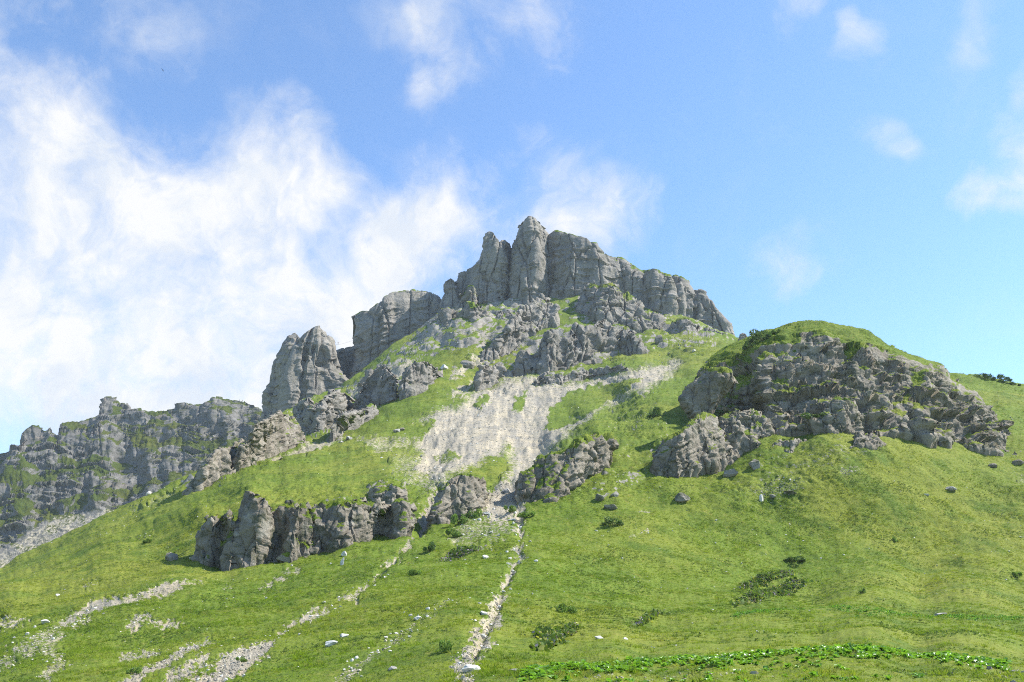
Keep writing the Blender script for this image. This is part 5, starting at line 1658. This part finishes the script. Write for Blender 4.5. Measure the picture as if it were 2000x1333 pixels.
DARK = simple_material('dark_cloth', (0.03, 0.03, 0.05))
REDC = simple_material('red_cloth', (0.16, 0.05, 0.05))
PALE = simple_material('pale_cloth', (0.45, 0.47, 0.50))
la, lb = at(648, 671, 506.0), at(693, 664, 522.0)
lp = at(660.3, 674, 510.0)
person(lp, 0.6, 'tiny person in a dark top walking the slack line between tower and wall', DARK, PALE, True)
# the line, sagging to the walker's feet
pts = [la, lp + np.array([0, 0, -0.0]), (lp + lb) / 2 + np.array([0, 0, -0.2]), lb]
lv, lf = [], []
for k, c in enumerate(pts):
    for j in range(6):
        a = j * math.pi / 3
        lv.append(np.array(c) + 0.035 * np.array([0, math.cos(a), math.sin(a)]) - np.array([0, 0, 0.035]))
for k in range(3):
    for j in range(6):
        lf.append((k * 6 + j, k * 6 + (j + 1) % 6, k * 6 + 6 + (j + 1) % 6, k * 6 + 6 + j))
tag(link('slack_line', mesh_np('slack_line', np.array(lv), np.array(lf, np.int32)), DARK), 'thin line stretched across the gap between the broad tower and the flat-topped wall', 'line')


def drop(px, py, zmax=500, near=2):
    """first surface under a column that starts at the skyline"""
    d = np.array(raydir(px, py))
    hit, loc, *_ = scene.ray_cast(VIEW.depsgraph, (0, 0, EYE), tuple(d / np.linalg.norm(d)))
    return np.array(loc) if hit else None


VIEW.update()
for px, lab, sh in ((468, 'tiny hiker in dark clothes on the far ridge top', DARK), (473, 'tiny hiker in a reddish jacket beside the dark one on the far ridge top', REDC)):
    for yy in range(776, 800):
        p = drop(px, yy)
        if p is not None and p[1] > 560:
            person(p, 0.3, lab, sh, DARK, False)
            break

bv = np.array([(0, -.45, .02), (.07, -.2, .05), (0, -.2, .09), (-.07, -.2, .05), (0, -.2, -.05), (.06, .15, .04), (0, .15, .07), (-.06, .15, .04), (0, .15, -.04), (.12, .42, .03), (-.12, .42, .03), (0, .40, .045),
               (.35, -.18, .16), (.35, .10, .15), (.85, -.02, .05), (.80, .10, .05), (-.35, -.18, .16), (-.35, .10, .15), (-.85, -.02, .05), (-.80, .10, .05), (0, .40, .01)])
bf = [(0, 1, 2), (0, 2, 3), (0, 3, 4), (0, 4, 1), (1, 5, 6), (1, 6, 2), (2, 6, 7), (2, 7, 3), (3, 7, 8), (3, 8, 4), (4, 8, 5), (4, 5, 1), (5, 9, 6), (6, 9, 11), (6, 11, 10), (6, 10, 7), (5, 8, 9), (8, 10, 9), (7, 10, 8)]
bf += [(1, 12, 13), (1, 13, 5), (12, 14, 15), (12, 15, 13), (3, 17, 16), (3, 7, 17), (16, 19, 18), (16, 17, 19)]
bird = link('bird', mesh_np('bird', bv, np.array(bf, np.int32), smooth=False, tris=True), simple_material('feathers', (0.03, 0.028, 0.026)))
bird.location = at(317.5, 137.5, 300.0)
bird.rotation_euler = (0.3, 0.5, 0.9)
tag(bird, 'small dark bird soaring high in the blue sky', 'bird')

# ------------------------------------------------------------------ the air
hz = bpy.data.meshes.new('haze')
x0, x1, y0, y1, z0, z1 = -960, 960, -320, 1180, -4.5, 330
hv = [(x0, y0, z0), (x1, y0, z0), (x1, y1, z0), (x0, y1, z0), (x0, y0, z1), (x1, y0, z1), (x1, y1, z1), (x0, y1, z1)]
hz.from_pydata(hv, [], [(0, 3, 2, 1), (4, 5, 6, 7), (0, 1, 5, 4), (1, 2, 6, 5), (2, 3, 7, 6), (3, 0, 4, 7)])
mh = bpy.data.materials.new('haze')
mh.use_nodes = True
n = NT(mh.node_tree)
pv = n.new('ShaderNodeVolumePrincipled')
pv.inputs['Color'].default_value = (0.80, 0.90, 1.0, 1)
pv.inputs['Density'].default_value = 0.00008
pv.inputs['Anisotropy'].default_value = 0.1
o = n.new('ShaderNodeOutputMaterial')
n.put(o.inputs['Volume'], pv.outputs[0])
tag(link('haze', hz, mh), kind='stuff')
